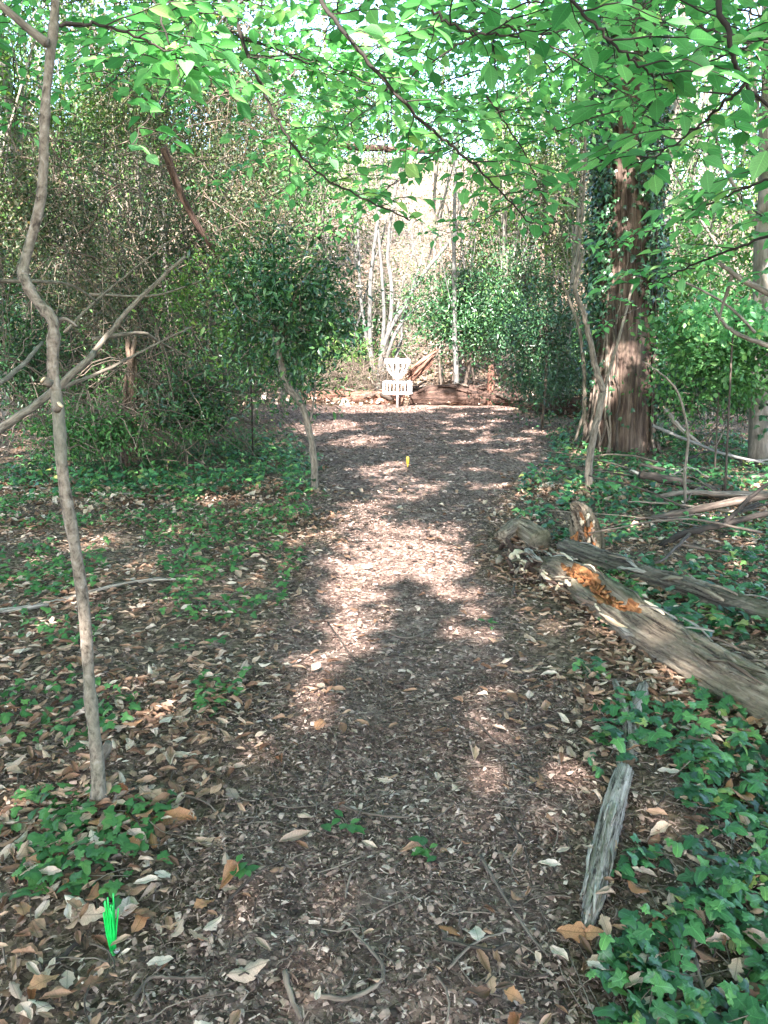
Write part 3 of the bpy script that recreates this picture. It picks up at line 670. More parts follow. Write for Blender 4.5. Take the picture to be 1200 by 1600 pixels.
# the near rotten log with the orange hollow
p0, p1, p2, p3 = G(806, 872), G(905, 930), G(1040, 1035), G(1300, 1190)
base = p2.copy(); LG = thing('rotten_log', 'weathered fallen log with an orange rotten hollow right of the path', 'log', base)
def trough(T, q):
    e = ((q - .42) / .19) ** 2 + ((T - 1.05) / .60) ** 2
    e2 = ((q - .10) / .14) ** 2 + ((T - 1.2) / 1.2) ** 2
    return 1 - .55 * np.clip(1.5 * (1 - e), 0, 1) - .38 * np.clip(1.3 * (1 - e2), 0, 1)
up = lambda k: np.array([0, 0, k])
v, f, t, (c, a, u, tg, rr) = log([p0 + up(.02), p1 + up(.075), p2 + up(.085), p3 + up(.09)], [.045, .09, .112, .122, .128], 3, trough=trough, lump=.20, groove=.017, sides=72, rings=170)
cen = v[f].mean(1)
ci = np.clip(np.searchsorted(np.linspace(0, 1, 170), 0) , 0, 1)
# which faces lie in the hollow
ring = (f[:, 0] // 72).clip(0, 169); q = ring / 169.; Tf = (f[:, 0] % 72) / 72 * 2 * math.pi
e = ((q - .43) / .17) ** 2 + ((Tf - 1.05 - .25 * np.sin(q * 23)) / .45) ** 2; holl = e < 1 + .35 * np.sin(Tf * 9 + q * 60)
lb = MB(); lb.add(v, f[~holl], 0, t); lb.build('log_body', M['logwood'], LG)
lb = MB(); lb.add(v, f[holl], 0, t); lb.build('rotten_core', M['orange'], LG)
for k in range(56):
    q = rng.choice([rng.uniform(.02, .22), rng.uniform(.62, .92)]) if k > 15 else rng.uniform(.22, .64); i = int(q * 169); T_ = rng.uniform(.5, 2.9) if k > 15 else rng.choice([rng.uniform(.1, .4), rng.uniform(1.7, 2.0)])
    n_ = math.cos(T_) * a[i] + math.sin(T_) * u[i]; cpt = c[i] + n_ * rr[i] * 1.03
    MB().add(*flake(cpt, unit(tg[i] + rng.normal(0, .15, 3)), n_, rng.uniform(.10, .34), rng.uniform(.012, .035), .008, k)).build('bark_flake', M['splinter'] if k < 16 and k % 2 else M[('logwood', 'greywood', 'tanwood')[k % 3]], LG)
for k in range(44):
    q = .43 + .15 * rng.uniform(-1, 1); i = int(q * 169); T_ = 1.05 + .45 * rng.uniform(-1, 1); n_ = math.cos(T_) * a[i] + math.sin(T_) * u[i]
    MB().add(*flake(c[i] + n_ * rr[i] * .62, unit(tg[i] + rng.normal(0, .5, 3)), n_ + rng.normal(0, .4, 3), rng.uniform(.03, .08), rng.uniform(.012, .03), .012, 90 + k)).build('rot_chunk', M['orange'], LG)
# crumbled front end of the log: chunks of punky wood
for k in range(110):
    q = rng.random(); cpt = p0 * (1 - q) + p1 * q + np.array([rng.normal(-.03, .10), rng.normal(-.03, .11), 0]); cpt[2] = h(cpt[0], cpt[1]) + .02 + .10 * rng.random() * (1 - abs(q - .4))
    MB().add(*flake(cpt, unit(tg[10] + rng.normal(0, .5, 3)), np.array([0, 0, 1.]) + rng.normal(0, .4, 3), rng.uniform(.05, .16), rng.uniform(.02, .06), .016, 150 + k)).build('wood_fragment', M[('logwood', 'darkwood', 'splinter', 'darkwood')[k % 4]], LG)
# crumbly head
v, f, t, _ = log([G(783, 850) + up(.05), G(810, 842) + up(.075), G(845, 862) + up(.07)], [.05, .085, .09], 9, groove=.016, lump=.3, sides=40, rings=40)
MB().add(v, f, 0, t).build('log_end', M['logwood'], LG)

# second log behind, greyer
q0, q1, q2 = G(880, 865), G(1040, 925), G(1290, 1010)
v, f, t, (c, a, u, tg, rr) = log([q0 + up(.04), q1 + up(.045), q2 + up(.05)], [.07, .075, .08, .085], 21, groove=.016, lump=.22, sides=56, rings=120)
L2 = thing('mossy_log', 'second greyer fallen log lying parallel behind the rotten one', 'log', q1)
MB().add(v, f, 0, t).build('log_body', M['mosswood'], L2)
for k in range(14):
    i = rng.integers(4, 115); T_ = rng.uniform(.5, 2.6); n_ = math.cos(T_) * a[i] + math.sin(T_) * u[i]
    MB().add(*flake(c[i] + n_ * rr[i] * 1.02, unit(tg[i] + rng.normal(0, .15, 3)), n_, rng.uniform(.1, .25), rng.uniform(.02, .05), .008, 300 + k)).build('bark_flake', M[('logwood', 'greywood')[k % 2]], L2)
# broken stub standing behind the log head
s0 = G(915, 862); d = s0[1]
SN = thing('broken_stub', 'short broken stub of crumbling orange wood standing behind the log', 'stump', s0)
v, f, t, _ = log([s0 - up(.05), P(915, 840, d), P(905, 800, d), P(893, 785, d)], [.12, .095, .06, .006], 33, groove=.035, lump=.38, sides=44, rings=50)
MB().add(v, f, 0, t).build('stub_body', M['logwood'], SN)
for k in range(26):
    cpt = P(912 + rng.uniform(-20, 18), 835 + rng.uniform(-30, 24), d - .09)
    MB().add(*flake(cpt, unit(np.array([rng.normal(0, .3), 0, 1.]) + rng.normal(0, .2, 3)), np.array([0, -1., .3]), rng.uniform(.05, .11), rng.uniform(.02, .04), .014, 400 + k)).build('wood_fragment', M[('orange', 'tanwood', 'orange', 'logwood', 'splinter')[k % 5]], SN)

# grey dead branch at lower right, in two pieces
def deadwood(name, lab, pix, lifts, radii, seed, mk='greywood'):
    pts = [G(a, c_) + up(z) for (a, c_), z in zip(pix, lifts)]
    v, f, t, fr = log(pts, radii, seed, groove=.006, lump=.22, sides=44, rings=90)
    o = thing(name, lab, 'dead branch', pts[len(pts) // 2] - up(lifts[len(pts) // 2])); MB().add(v, f, 0, t).build('branch_body', M[mk], o); return o, fr
o, (c, a, u, tg, rr) = deadwood('dead_branch', 'grey splintered dead branch lying beside the lower ivy', [(912, 1478), (928, 1410), (944, 1330), (962, 1260), (975, 1215)], [.02, .035, .045, .045, .03], [.010, .024, .031, .034, .030, .028], 41)
for k in range(14):
    i = rng.integers(2, 60); T_ = rng.uniform(.4, 2.8); n_ = math.cos(T_) * a[i] + math.sin(T_) * u[i]
    MB().add(*flake(c[i] + n_ * rr[i] * .98, unit(tg[i] + rng.normal(0, .08, 3)), n_, rng.uniform(.05, .14), rng.uniform(.005, .014), .004, 500 + k)).build('splinter', M['greywood'], o)
o, fr = deadwood('dead_branch', 'forked whitish dead wood sunk in the litter above the grey branch', [(985, 1190), (985, 1150), (975, 1120), (960, 1075)], [.005, .02, .035, .03], [.02, .03, .026, .02, .012], 43)
pts = [G(985, 1140) + up(.02), G(1000, 1105) + up(.04), G(1005, 1080) + up(.03)]
v, f, t, _ = log(pts, [.028, .028, .018], 44, groove=.006, lump=.2, sides=30, rings=40); MB().add(v, f, 0, t).build('fork', M['greywood'], o)

# logs across the far end of the clearing
def farlog(name, lab, pix, lifts, radii, seed, mk, fl=16):
    pts = [G(a, c_) + up(z) for (a, c_), z in zip(pix, lifts)]; o = thing(name, lab, 'log', pts[len(pts) // 2] * [1, 1, 0], 'logs edging the clearing')
    v, f, t, (c, a, u, tg, rr) = log(pts, radii, seed, groove=.03, lump=.2, sides=40, rings=90); MB().add(v, f, 0, t).build('log_body', M[mk], o)
    for k in range(fl):
        i = rng.integers(3, 86); T_ = rng.uniform(.2, 3.6); n_ = math.cos(T_) * a[i] + math.sin(T_) * u[i]
        MB().add(*flake(c[i] + n_ * rr[i] * 1.02, unit(tg[i] + rng.normal(0, .3, 3)), n_, rng.uniform(.2, .6), rng.uniform(.05, .14), .03, seed * 50 + k)).build('bark_flake', M[mk if k % 3 else 'stick'], o)
    return o
farlog('fallen_log', 'sunlit red brown log left of the basket', [(470, 628), (530, 630), (595, 632), (625, 633)], [.12, .14, .15, .12], [.13, .16, .17, .17, .12], 51, 'redwood')
farlog('fallen_log', 'thick dark crumbling log right of the basket', [(640, 634), (700, 633), (770, 634), (815, 640)], [.2, .22, .22, .2], [.22, .27, .26, .22, .06], 52, 'darkwood', 26)
farlog('fallen_log', 'dark shaded log running behind the right shrubs', [(800, 642), (850, 648), (900, 652), (960, 660)], [.16, .18, .2, .2], [.03, .16, .22, .22], 53, 'darkwood', 12)
# splintered red slab leaning up behind the log
r0 = P(643, 586, 18.4); SL = thing('splintered_slab', 'splintered red brown slab of wood leaning up beside the basket', 'broken wood', r0 * [1, 1, 0])
e0 = P(683, 552, 18.5)
for k in range(26):
    o_ = np.array([rng.normal(0, .05), rng.normal(0, .05), rng.normal(0, .07)]); L = np.linalg.norm(e0 - r0)
    mid = (r0 + e0) / 2 + o_ - (e0 - r0) * .12
    MB().add(*flake(mid, unit(e0 - r0 + rng.normal(0, .06, 3)), np.array([0, -1., .3]) + rng.normal(0, .5, 3), L * rng.uniform(.6, 1.3), rng.uniform(.025, .07), .02, 700 + k)).build('splinter', M['redwood'], SL)
MB().tube(curve([r0 * [1, 1, 0] - [.3, 0, 0], r0 * [1, 1, .5] - [.15, 0, 0], r0]), .045, 10, wob=.15).build('prop', M['redwood'], SL)

# ================================================================== DISC GOLF BASKET, MARKERS
BD = 17.9; bx = P(621, 600, BD)[0]; bz = float(h(bx, BD)); ztop = P(621, 561, BD)[2] - bz
BK = thing('disc_golf_basket', 'white disc golf basket with hanging chains shining in the sun', 'disc golf basket', (bx, BD, bz))
o3 = np.array([bx, BD, bz])
def ring(R, z, r, name, mk, parent, sides=8, n=40):
    th = np.linspace(0, 2 * math.pi, n + 1); p = o3 + np.stack([R * np.cos(th), R * np.sin(th), th * 0 + z], 1)
    return MB().tube(p, r, sides, cap=False).build(name, M[mk], parent)
MB().tube([o3, o3 + up(ztop + .03)], .028, 14).build('pole', M['steel'], BK)
th = np.linspace(0, 2 * math.pi, 41)
b = MB(); R = .30
for za, zb, ra, rb in ((ztop - .09, ztop, .30, .30), (ztop, ztop, .30, .27), (ztop, ztop - .09, .288, .288)):
    A = o3 + np.stack([ra * np.cos(th), ra * np.sin(th), th * 0 + za], 1); B = o3 + np.stack([rb * np.cos(th), rb * np.sin(th), th * 0 + zb], 1)
    if za == zb: continue
    n = 41; i = np.arange(40); b.add(np.concatenate([A, B]), np.concatenate([np.stack([i, i + 1, i + n + 1], 1), np.stack([i, i + n + 1, i + n], 1)]))
b.build('top_band', M['white_paint'], BK)
for k in range(8):
    a_ = k * math.pi / 4; MB().tube([o3 + up(ztop - .01), o3 + np.array([.295 * math.cos(a_), .295 * math.sin(a_), ztop - .01])], .008, 6).build('spoke', M['steel'], BK)
ring(.34, .34, .012, 'tray_ring', 'steel', BK); ring(.33, .60, .014, 'tray_rim', 'steel', BK); ring(.18, .34, .008, 'tray_floor_ring', 'steel', BK)
for k in range(24):
    a_ = k * math.pi / 12; e = np.array([math.cos(a_), math.sin(a_), 0])
    MB().tube(np.array([o3 + e * .03 + up(.34), o3 + e * .34 + up(.34), o3 + e * .335 + up(.60)]), .0042, 5).build('tray_wire', M['steel'], BK)
cm = {}
for k in range(18):
    inner = k >= 12; a_ = (k - 12) * math.pi / 3 + .26 if inner else k * math.pi / 6
    e = np.array([math.cos(a_), math.sin(a_), 0]); ra = .16 if inner else .275; q = np.linspace(0, 1, 15)
    rr_ = ra + (.045 - ra) * q ** 1.9; pts = o3 + e * rr_[:, None] + np.stack([q * 0, q * 0, ztop - .06 - q * (ztop - .06 - .66)], 1)
    b = MB()
    for i in range(14):       # links, each turned against the next
        m_ = (pts[i] + pts[i + 1]) / 2; dv = pts[i + 1] - pts[i]; Lk = np.linalg.norm(dv); dv /= Lk
        sd_ = unit(np.cross(dv, e + [.01, 0, .02])) if i % 2 else unit(np.cross(np.cross(dv, e + [.01, 0, .02]), dv))
        t6 = np.linspace(0, 2 * math.pi, 9); b.tube(m_ + np.outer(np.cos(t6) * Lk * .62, dv) + np.outer(np.sin(t6) * .014, sd_), .0042, 4, cap=False)
    b.build('chain', M['steel'], BK)

gb = G(177, 1490); gt = P(170, 1412, gb[1] - .005)
GT = thing('tuft_marker', 'bright green plastic bristle tuft sticking up from the mulch', 'tee marker', gb)
for k in range(17):
    e = gt + np.array([rng.normal(0, .009), rng.normal(0, .009), rng.normal(-.016, .016)]); e[0] += .008 * (k % 3 - 1)
    c = curve([gb + np.array([rng.normal(0, .003), rng.normal(0, .003), -.01]), (gb + e) / 2 + rng.normal(0, .003, 3), e], 9)
    MB().tube(c, np.linspace(.0026, .0021, 9), 6).build('bristle', M['green_plastic'], GT)
MB().tube([gb + [.010, -.006, .012], gb + [.016, -.009, .019]], [.006, .005], 12).build('clip', M['white_plastic'], GT)
MB().tube([gb - up(.03), gb + up(.012)], [.007, .0085], 12).build('socket', M['green_plastic'], GT)
yb = G(637, 731); YM = thing('yellow_peg', 'small yellow plastic peg standing in the path middle', 'marker peg', yb)
MB().tube([yb - up(.04), yb + up(.035), yb + up(.05)], [.005, .008, .016], 10).build('peg_shaft', M['yellow_plastic'], YM)
MB().tube([yb + up(.05), yb + up(.10), yb + up(.13), yb + up(.134)], [.017, .019, .017, .011], 12).build('peg_head', M['yellow_plastic'], YM)

# ================================================================== SHRUBS AND TREES
def cloud(center, rad, n, leafR, clumps=40, spread=.22, shell=.55, up_bias=.5, droop=.3):
    """leaf places in clumps through an uneven crown"""
    c = np.asarray(center, float); rad = np.asarray(rad, float)
    d = unit(rng.normal(size=(clumps, 3))); rr = shell + (1 - shell) * rng.random(clumps)
    cc = d * rr[:, None] * (1 + .25 * rng.normal(size=(clumps, 1)))
    w = rng.random(clumps) ** 1.2 + .15; k = rng.choice(clumps, n, p=w / w.sum())
    p = cc[k] + rng.normal(0, spread, (n, 3)) * (.5 + rng.random(clumps))[k][:, None]
    out = unit(p + .001); pos = c + p * rad
    nrm = out * (1 - up_bias) + np.array([0, 0, up_bias]) + rng.normal(0, .45, (n, 3))
    dirs = rng.normal(0, .8, (n, 3)) + out * .5 + np.array([0, 0, -droop])
    return pos, frames(dirs, nrm), leafR[0] + (leafR[1] - leafR[0]) * rng.random(n), c + cc * rad
def limbs(start, targets, r0, mk, parent, name='limb', sides=7, each=False):
    b = MB()
    for t in targets:
        s = start(rng.random()) if callable(start) else start
        m_ = s * .5 + t * .5 + rng.normal(0, .08, 3) * np.linalg.norm(t - s)
        c = curve([s, m_, t], 10); b.tube(c, np.linspace(r0, r0 * .25, 10), sides)
    b.build(name, M[mk], parent)
def shrub(name, label, cat, base, crown_c, rad, n, leafR, mk, stems_, bark='twig', hi=LAUREL, lo=LAUREL_LO, nmax=0, group=None, leafname='leaf', clumps=60, **kw):
    o = thing(name, label, cat, base, group)
    pos, Rm, sc, cc = cloud(crown_c, rad, n, leafR, clumps, **kw)
    k = pos[:, 2] > h(pos[:, 0], pos[:, 1]) + .03; pos, Rm, sc = pos[k], Rm[k], sc[k]
    leaves(o, leafname, hi, lo, M[mk], pos, Rm, sc, nmax, 6, stuff='crown')
    for pts, r0, r1 in stems_:
        c = curve(pts, jit=r0 * .08); MB().tube(c, np.linspace(r0, r1, len(c)), 10, wob=.06).build('trunk', M[bark], o)
    top = np.asarray(stems_[1 if len(stems_) > 1 and name == 'laurel_tree' else 0][0][-1])
    limbs(top, cc[::3], max(.008, (stems_[0][2] if stems_ else .01) * .5), bark, o)
    return o
# laurel beside the path
lb_ = G(492, 770); d = lb_[1]
shrub('laurel_tree', 'small glossy evergreen tree with a bent bare stem left of the path', 'tree', lb_, P(450, 492, d + .15), (.66, .6, .80), 5000, (.05, .09), 'laurel',
      [([lb_ - up(.05)] + PX([(490, 720), (485, 680), (472, 632)], d), .040, .032), (PX([(472, 632), (448, 600), (438, 560), (436, 520)], d, d + .1), .036, .04), (PX([(485, 660), (492, 610), (493, 580)], d), .010, .006)],
      'sapling', nmax=280, clumps=70, shell=.35)
shrub('laurel_bush', 'leafy green shrub crown leaning left of the evergreen tree', 'shrub', G(395, 715), P(375, 480, d + .9), (.75, .6, .8), 3000, (.04, .075), 'wood_leaf', [([G(395, 715)] + PX([(392, 600), (380, 520)], d + .9), .011, .006)], nmax=120, clumps=50)
# the dark evergreen behind the log
eb = G(735, 618) * [1, 0, 0] + [0, 19.3, 0]; eb[2] = h(eb[0], eb[1]); E = eb[1]
shrub('evergreen_bush', 'wide dark evergreen bush with bare stems behind the far log', 'shrub', eb, P(732, 490, E), (1.45, 1.0, 1.15), 9500, (.08, .13), 'laurel',
      [([eb] + PX([(735, 560), (738, 520)], E), .05, .03)] + [([np.array([P(x0, 600, E)[0], E, h(0, E)])] + PX([(x0 + dx * .4, 570), (x0 + dx, 520)], E), .035, .02) for x0, dx in ((690, -8), (765, 20), (780, 8), (775, -38), (790, 30), (745, -20), (705, 12))],
      'stick', clumps=110, shell=.3, group='shrubs round the clearing')
# stump-like broken trunk near the evergreen
b0 = P(768, 620, 18.6) * [1, 1, 0]; stems('broken_stump', 'pale brown broken stump under the dark evergreen bush', 'stump', b0, [([b0, P(768, 590, 18.6), P(766, 572, 18.6)], .12, .06)], 'redwood')
# shrubs to the right of the clearing
for (px, gy_, py, rx, rz, n, mk, lab) in (
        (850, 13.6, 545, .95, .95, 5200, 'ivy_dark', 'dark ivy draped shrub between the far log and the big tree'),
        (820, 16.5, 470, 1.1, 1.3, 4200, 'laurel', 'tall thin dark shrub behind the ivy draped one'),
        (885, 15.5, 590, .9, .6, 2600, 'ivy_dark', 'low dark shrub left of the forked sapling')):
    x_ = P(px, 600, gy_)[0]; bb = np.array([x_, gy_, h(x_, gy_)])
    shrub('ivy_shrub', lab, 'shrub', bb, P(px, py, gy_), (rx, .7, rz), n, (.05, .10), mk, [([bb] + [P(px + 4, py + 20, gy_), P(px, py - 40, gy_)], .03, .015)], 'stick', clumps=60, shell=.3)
for (px, gy_, py, rx, ry, rz, n, mk, lab) in (
        (1130, 8.6, 560, .75, .6, .62, 4200, 'herb', 'leafy bright green shrub right of the ivy clad tree'),
        (1150, 7.3, 500, .5, .45, .25, 700, 'beech', 'spray of broad bright leaves above the right shrub'),
        (1090, 13.0, 500, 1.3, .8, 1.2, 4200, 'wood_leaf', 'tall green shrub behind the ivy clad tree at right'),
        (1200, 12.5, 470, 1.3, .8, 1.6, 4200, 'herb', 'green shrub at the right edge behind the ivied trunk')):
    x_ = P(px, 600, gy_)[0]; bb = np.array([x_, gy_, h(x_, gy_)])
    shrub('green_shrub', lab, 'shrub', bb, P(px, py, gy_), (rx, ry, rz), n, (.05, .09), mk, [([bb] + [P(px - 6, py + 40, gy_), P(px, py, gy_)], .011, .006)], 'stick', BEECH, BEECH_LO, 110 if gy_ < 9 else 0, clumps=46, shell=.25)

# trees that stand behind
def tree(name, label, base, H, r0, crown_z, crown_r, n, leafR, mk, bark, lean=(0, 0), group=None, ncl=26, lo=BEECH_LO, fork=0):
    o = thing(name, label, 'tree', base, group); base = np.asarray(base, float)
    topp = base + np.array([lean[0], lean[1], H]); mid = base * .5 + topp * .5 + np.array([rng.normal(0, .12), 0, 0])
    c = curve([base - up(.1), mid, topp], 18, jit=r0 * .12); MB().tube(c, np.linspace(r0 * 1.15, r0 * .35, 18), 12, wob=.05).build('trunk', M[bark], o)
    for k in range(fork):
        i = rng.integers(3, 9); e = c[i] + np.array([rng.normal(0, .9), rng.normal(0, .5), rng.uniform(1.5, 4)]); q = curve([c[i], (c[i] + e) / 2 + [0, 0, -.2], e], 9)
        MB().tube(q, np.linspace(r0 * .55, r0 * .2, 9), 8).build('limb', M[bark], o)
    if n:
        pos, Rm, sc, cc = cloud(base + np.array([lean[0] * .7, lean[1] * .7, crown_z]), crown_r, n, leafR, ncl, spread=.2, shell=.3)
        k = pos[:, 2] > h(pos[:, 0], pos[:, 1]) + .3; b = MB(); scatter(b, lo, pos[k], Rm[k], sc[k]); b.build('crown', M[mk], o)
        limbs(lambda u_: c[int(4 + u_ * 12)], cc[::2], r0 * .22, bark, o, sides=5)
    return o
def gxy(px, y): x_ = P(px, 600, y)[0]; return np.array([x_, y, float(h(x_, y))])
# pale pole stem and the pale clump beside the basket
pb = gxy(715, 18.9); tree('pole_tree', 'straight pale grey pole of a young tree behind the far log', pb, 7, .062, 6.4, (1, 1, .8), 500, (.08, .14), 'beech', 'palebark', (-.12, 0))
cb = gxy(588, 21.5)
o = stems('pale_stems', 'clump of pale grey stems rising behind the basket', 'tree', cb, [
    ([cb] + PX([(578, 520), (580, 430), (592, 330), (600, 220)], 21.5), .07, .035), ([cb] + PX([(600, 500), (594, 400), (588, 300)], 21.5), .06, .03), ([cb] + PX([(612, 480), (606, 390), (618, 290), (626, 200)], 21.5), .065, .03), ([cb] + PX([(565, 480), (560, 380), (556, 280)], 21.5), .05, .025)], 'palebark')
cb = gxy(588, 20.2)
stems('leaning_stems', 'two pale bare stems leaning right behind the basket', 'tree', cb, [
    ([cb] + PX([(600, 540), (630, 480), (668, 420), (700, 380)], 20.2), .07, .04), ([cb] + PX([(612, 535), (640, 490), (672, 470)], 20.0), .05, .03), ([cb] + PX([(625, 540), (630, 500), (660, 400)], 20.5), .05, .025)], 'palebark')

# thicket of dry twigs and olive leaves at left
def thicket(label, px, y, py, rad, ntw, nl, mk='olive', tw='dry', group='dry thickets left of the path', leafR=(.035, .075), L=(.5, 1.5)):
    x_ = P(px, 600, y)[0]; bb = np.array([x_, y, float(h(x_, y))]); o = thing('dry_thicket', label, 'thicket', bb, group); cen_ = P(px, py, y); b = MB(); r_ = np.asarray(rad)
    for k in range(ntw):
        s = cen_ + unit(rng.normal(size=3)) * r_ * rng.random() ** .4; dv = rng.normal(0, 1, 3) * (1, .6, .8); l_ = rng.uniform(*L)
        m_ = s + dv * l_ * .3 + np.array([0, 0, .1 * l_]); e = s + dv * l_ * .55 - np.array([0, 0, .3 * l_ * rng.random()])
        for q in (s, m_, e): q[2] = max(q[2], h(q[0], q[1]) + .03)
        b.tube(curve([s, m_, e], 9, jit=.012), np.linspace(1, .45, 9) * (.0022 + .009 * rng.random() ** 3), 4, cap=False)
    b.build('twigs', M[tw], o, kind='stuff')
    pos, Rm, sc, cc = cloud(cen_, r_, nl, leafR, 70, spread=.2, shell=.2)
    k = pos[:, 2] > h(pos[:, 0], pos[:, 1]) + .03
    b = MB(); scatter(b, LAUREL_LO, pos[k], Rm[k], sc[k]); b.build('foliage', M[mk], o, kind='stuff')
    return o
thicket('dense tangle of dry vines and olive leaves behind the kinked sapling', 250, 10.8, 390, (1.9, .8, 1.35), 520, 11000)
thicket('upper tangle of leafy vines hanging in the left trees', 290, 12.5, 200, (2.1, 1.0, 1.6), 340, 12000)
thicket('brown twiggy thicket at the left edge of the woods', 60, 9.2, 330, (1.0, .7, 1.0), 320, 5500)
thicket('low scrub of thin stems behind the broken brown stump', 250, 9.6, 610, (1.5, .7, .5), 380, 3600, mk='herb')
thicket('twiggy scrub between the left thicket and the evergreen tree', 395, 12.8, 440, (1.1, .8, 1.6), 220, 9000)
thicket('sunlit dry brush heap left of the basket', 565, 19.6, 590, (1.1, .6, .45), 520, 500, L=(.6, 1.4))
thicket('pale sunny thicket high behind the clearing', 520, 25, 380, (2.6, 1.2, 2.6), 300, 5200, leafR=(.07, .13), L=(1, 2.6))
thicket('dry creepers hanging above the far right shrubs', 830, 21, 350, (2.6, 1.2, 2.6), 420, 5200, leafR=(.07, .12), L=(1, 2.6))
for px, y, py, lab in ((640, 27, 420, 'grey bare thicket on the pale slope behind the pole tree'), (560, 30, 300, 'bare tangle high on the slope above the pale stems'), (720, 30, 330, 'bare tangle high on the slope above the evergreen bush'),
                       (470, 24, 430, 'grey twiggy thicket left of the pale stems'), (800, 25, 430, 'grey twiggy thicket between evergreen bush and ivied trunk'), (1110, 23, 400, 'pale tangle on the slope right of the ivied trunk'), (640, 23, 500, 'low grey brush right behind the leaning stems')):
    thicket(lab, px, y, py, (1.9, 1.0, 1.7), 420, 900, mk='wood_leaf', tw='greywood', group='bare thickets on the slope', leafR=(.07, .12), L=(1.0, 3.0))
rs2 = np.random.default_rng(9)
for j in range(34):
    y = rs2.uniform(22, 36); px = rs2.uniform(430, 960); g_ = gxy(px, y); H = rs2.uniform(4, 8); ln = rs2.normal(0, .8)
    c = curve([g_ - up(.1), g_ + np.array([ln * .4 + rs2.normal(0, .2), 0, H * .5]), g_ + np.array([ln, 0, H])], 14, jit=.02)
    o = MB().tube(c, np.linspace(1, .4, 14) * rs2.uniform(.025, .055), 7).build('slender_tree', M['palebark' if j % 2 else 'greybark'], base=g_)
    tag(o, ('pale' if j % 2 else 'dark') + ' thin bare stem ' + ('leaning left ' if ln < -.5 else 'leaning right ' if ln > .5 else 'standing upright ') + ('high ' if y > 29 else 'low ') + 'on the slope ' + ('behind the evergreen tree' if px < 560 else 'behind the basket' if px < 680 else 'behind the evergreen bush' if px < 810 else 'left of the ivied trunk'), 'tree', 'bare stems on the slope')
for px, y, py, lab, mk, rr_, nt, nl in (
        (40, 10.5, 560, 'dark scrub filling the left edge below the twigs', 'laurel', (.9, .6, .75), 160, 5200), (130, 11.5, 585, 'dark leafy scrub behind the kinked sapling', 'olive', (1.0, .6, .6), 200, 6000),
        (300, 11.0, 570, 'dark green scrub right of the broken brown stump', 'laurel', (.95, .6, .75), 160, 6500), (300, 9.2, 640, 'low leafy scrub before the evergreen tree', 'laurel', (.6, .5, .36), 140, 3600),
        (200, 13.5, 500, 'tall dark scrub behind the broken brown stump', 'olive', (1.5, .7, 1.3), 240, 9000), (60, 14.0, 480, 'shady thicket behind the far left trunks', 'laurel', (1.5, .7, 1.4), 200, 7500),
        (390, 14.5, 560, 'shady scrub behind the evergreen tree', 'laurel', (1.2, .6, 1.0), 160, 5500), (160, 8.6, 670, 'thin stemmed undergrowth at the foot of the broken brown stump', 'herb', (1.0, .6, .3), 200, 2600),
        (1060, 11.6, 610, 'dark undergrowth behind the brush pile', 'laurel', (.9, .5, .5), 140, 4200), (1170, 10.4, 600, 'dark undergrowth at the right edge', 'laurel', (.9, .5, .6), 140, 4200)):
    thicket(lab, px, y, py, rr_, nt, nl, mk=mk, group='shady scrub', leafR=(.045, .085))
# leaning bare branches at left
for pix, dd, r0, r1, lab in (
        ([(-30, 690), (60, 630), (140, 560), (150, 545), (215, 470), (290, 400)], 5.0, .030, .012, 'long bare branch leaning up behind the kinked sapling'),
        ([(-30, 620), (30, 575), (66, 535)], 4.6, .018, .010, 'short bare broken branch at the left edge'),
        ([(-20, 438), (60, 440), (110, 445), (150, 470)], 5.6, .016, .008, 'thin bare branch crossing behind the sapling bend'),
        ([(145, 530), (220, 520), (250, 535), (300, 560)], 6.4, .016, .007, 'arched bare twig right of the sapling'),
        ([(80, 610), (150, 585), (210, 555), (300, 510)], 5.4, .016, .006, 'slender bare branch in front of the broken stump'),
        ([(100, 520), (150, 470), (210, 420), (300, 350)], 7, .014, .006, 'thin twig rising through the left thicket'),
        ([(255, 230), (290, 320), (330, 385), (365, 440)], 9.6, .05, .03, 'dark leaning vine trunk inside the left thicket'),
        ([(470, 215), (540, 228), (600, 232), (690, 238)], 21.0, .10, .07, 'dark level limb hanging high behind the clearing'),
        ([(140, 460), (240, 462), (310, 440), (380, 420)], 7.4, .013, .006, 'pale level twig in the left thicket')):
    c = curve(PX(pix, dd, dd + .8), jit=r0 * .1); g_ = c[0].copy()
    o = thing('bare_branch', lab, 'branch', (g_[0], g_[1], h(g_[0], g_[1])), 'bare branches among the trees'); MB().tube(c, np.linspace(r0, r1, len(c)), 8, wob=.06).build('branch_body', M['darkwood' if 'dark' in lab else 'sapling'], o)
# broken brown stump at left
b0 = G(205, 732); d = b0[1]
BS = thing('broken_stump', 'tall broken orange brown stump overgrown with leaves at left', 'stump', b0)
v, f, t, _ = log([b0 - up(.05), P(203, 690, d), P(205, 630, d), P(207, 580, d), P(206, 532, d)], [.12, .085, .07, .075, .05, .015], 61, groove=.022, lump=.28, sides=40, rings=60)
MB().add(v, f, 0, t).build('trunk', M['tanwood'], BS)
for k in range(8):
    MB().add(*flake(P(204 + rng.uniform(-9, 9), rng.uniform(545, 715), d - .09), unit(np.array([rng.normal(0, .1), 0, 1.])), np.array([0, -1., .1]), rng.uniform(.2, .5), rng.uniform(.03, .07), .015, 800 + k)).build('bark_flake', M['tanwood'], BS)
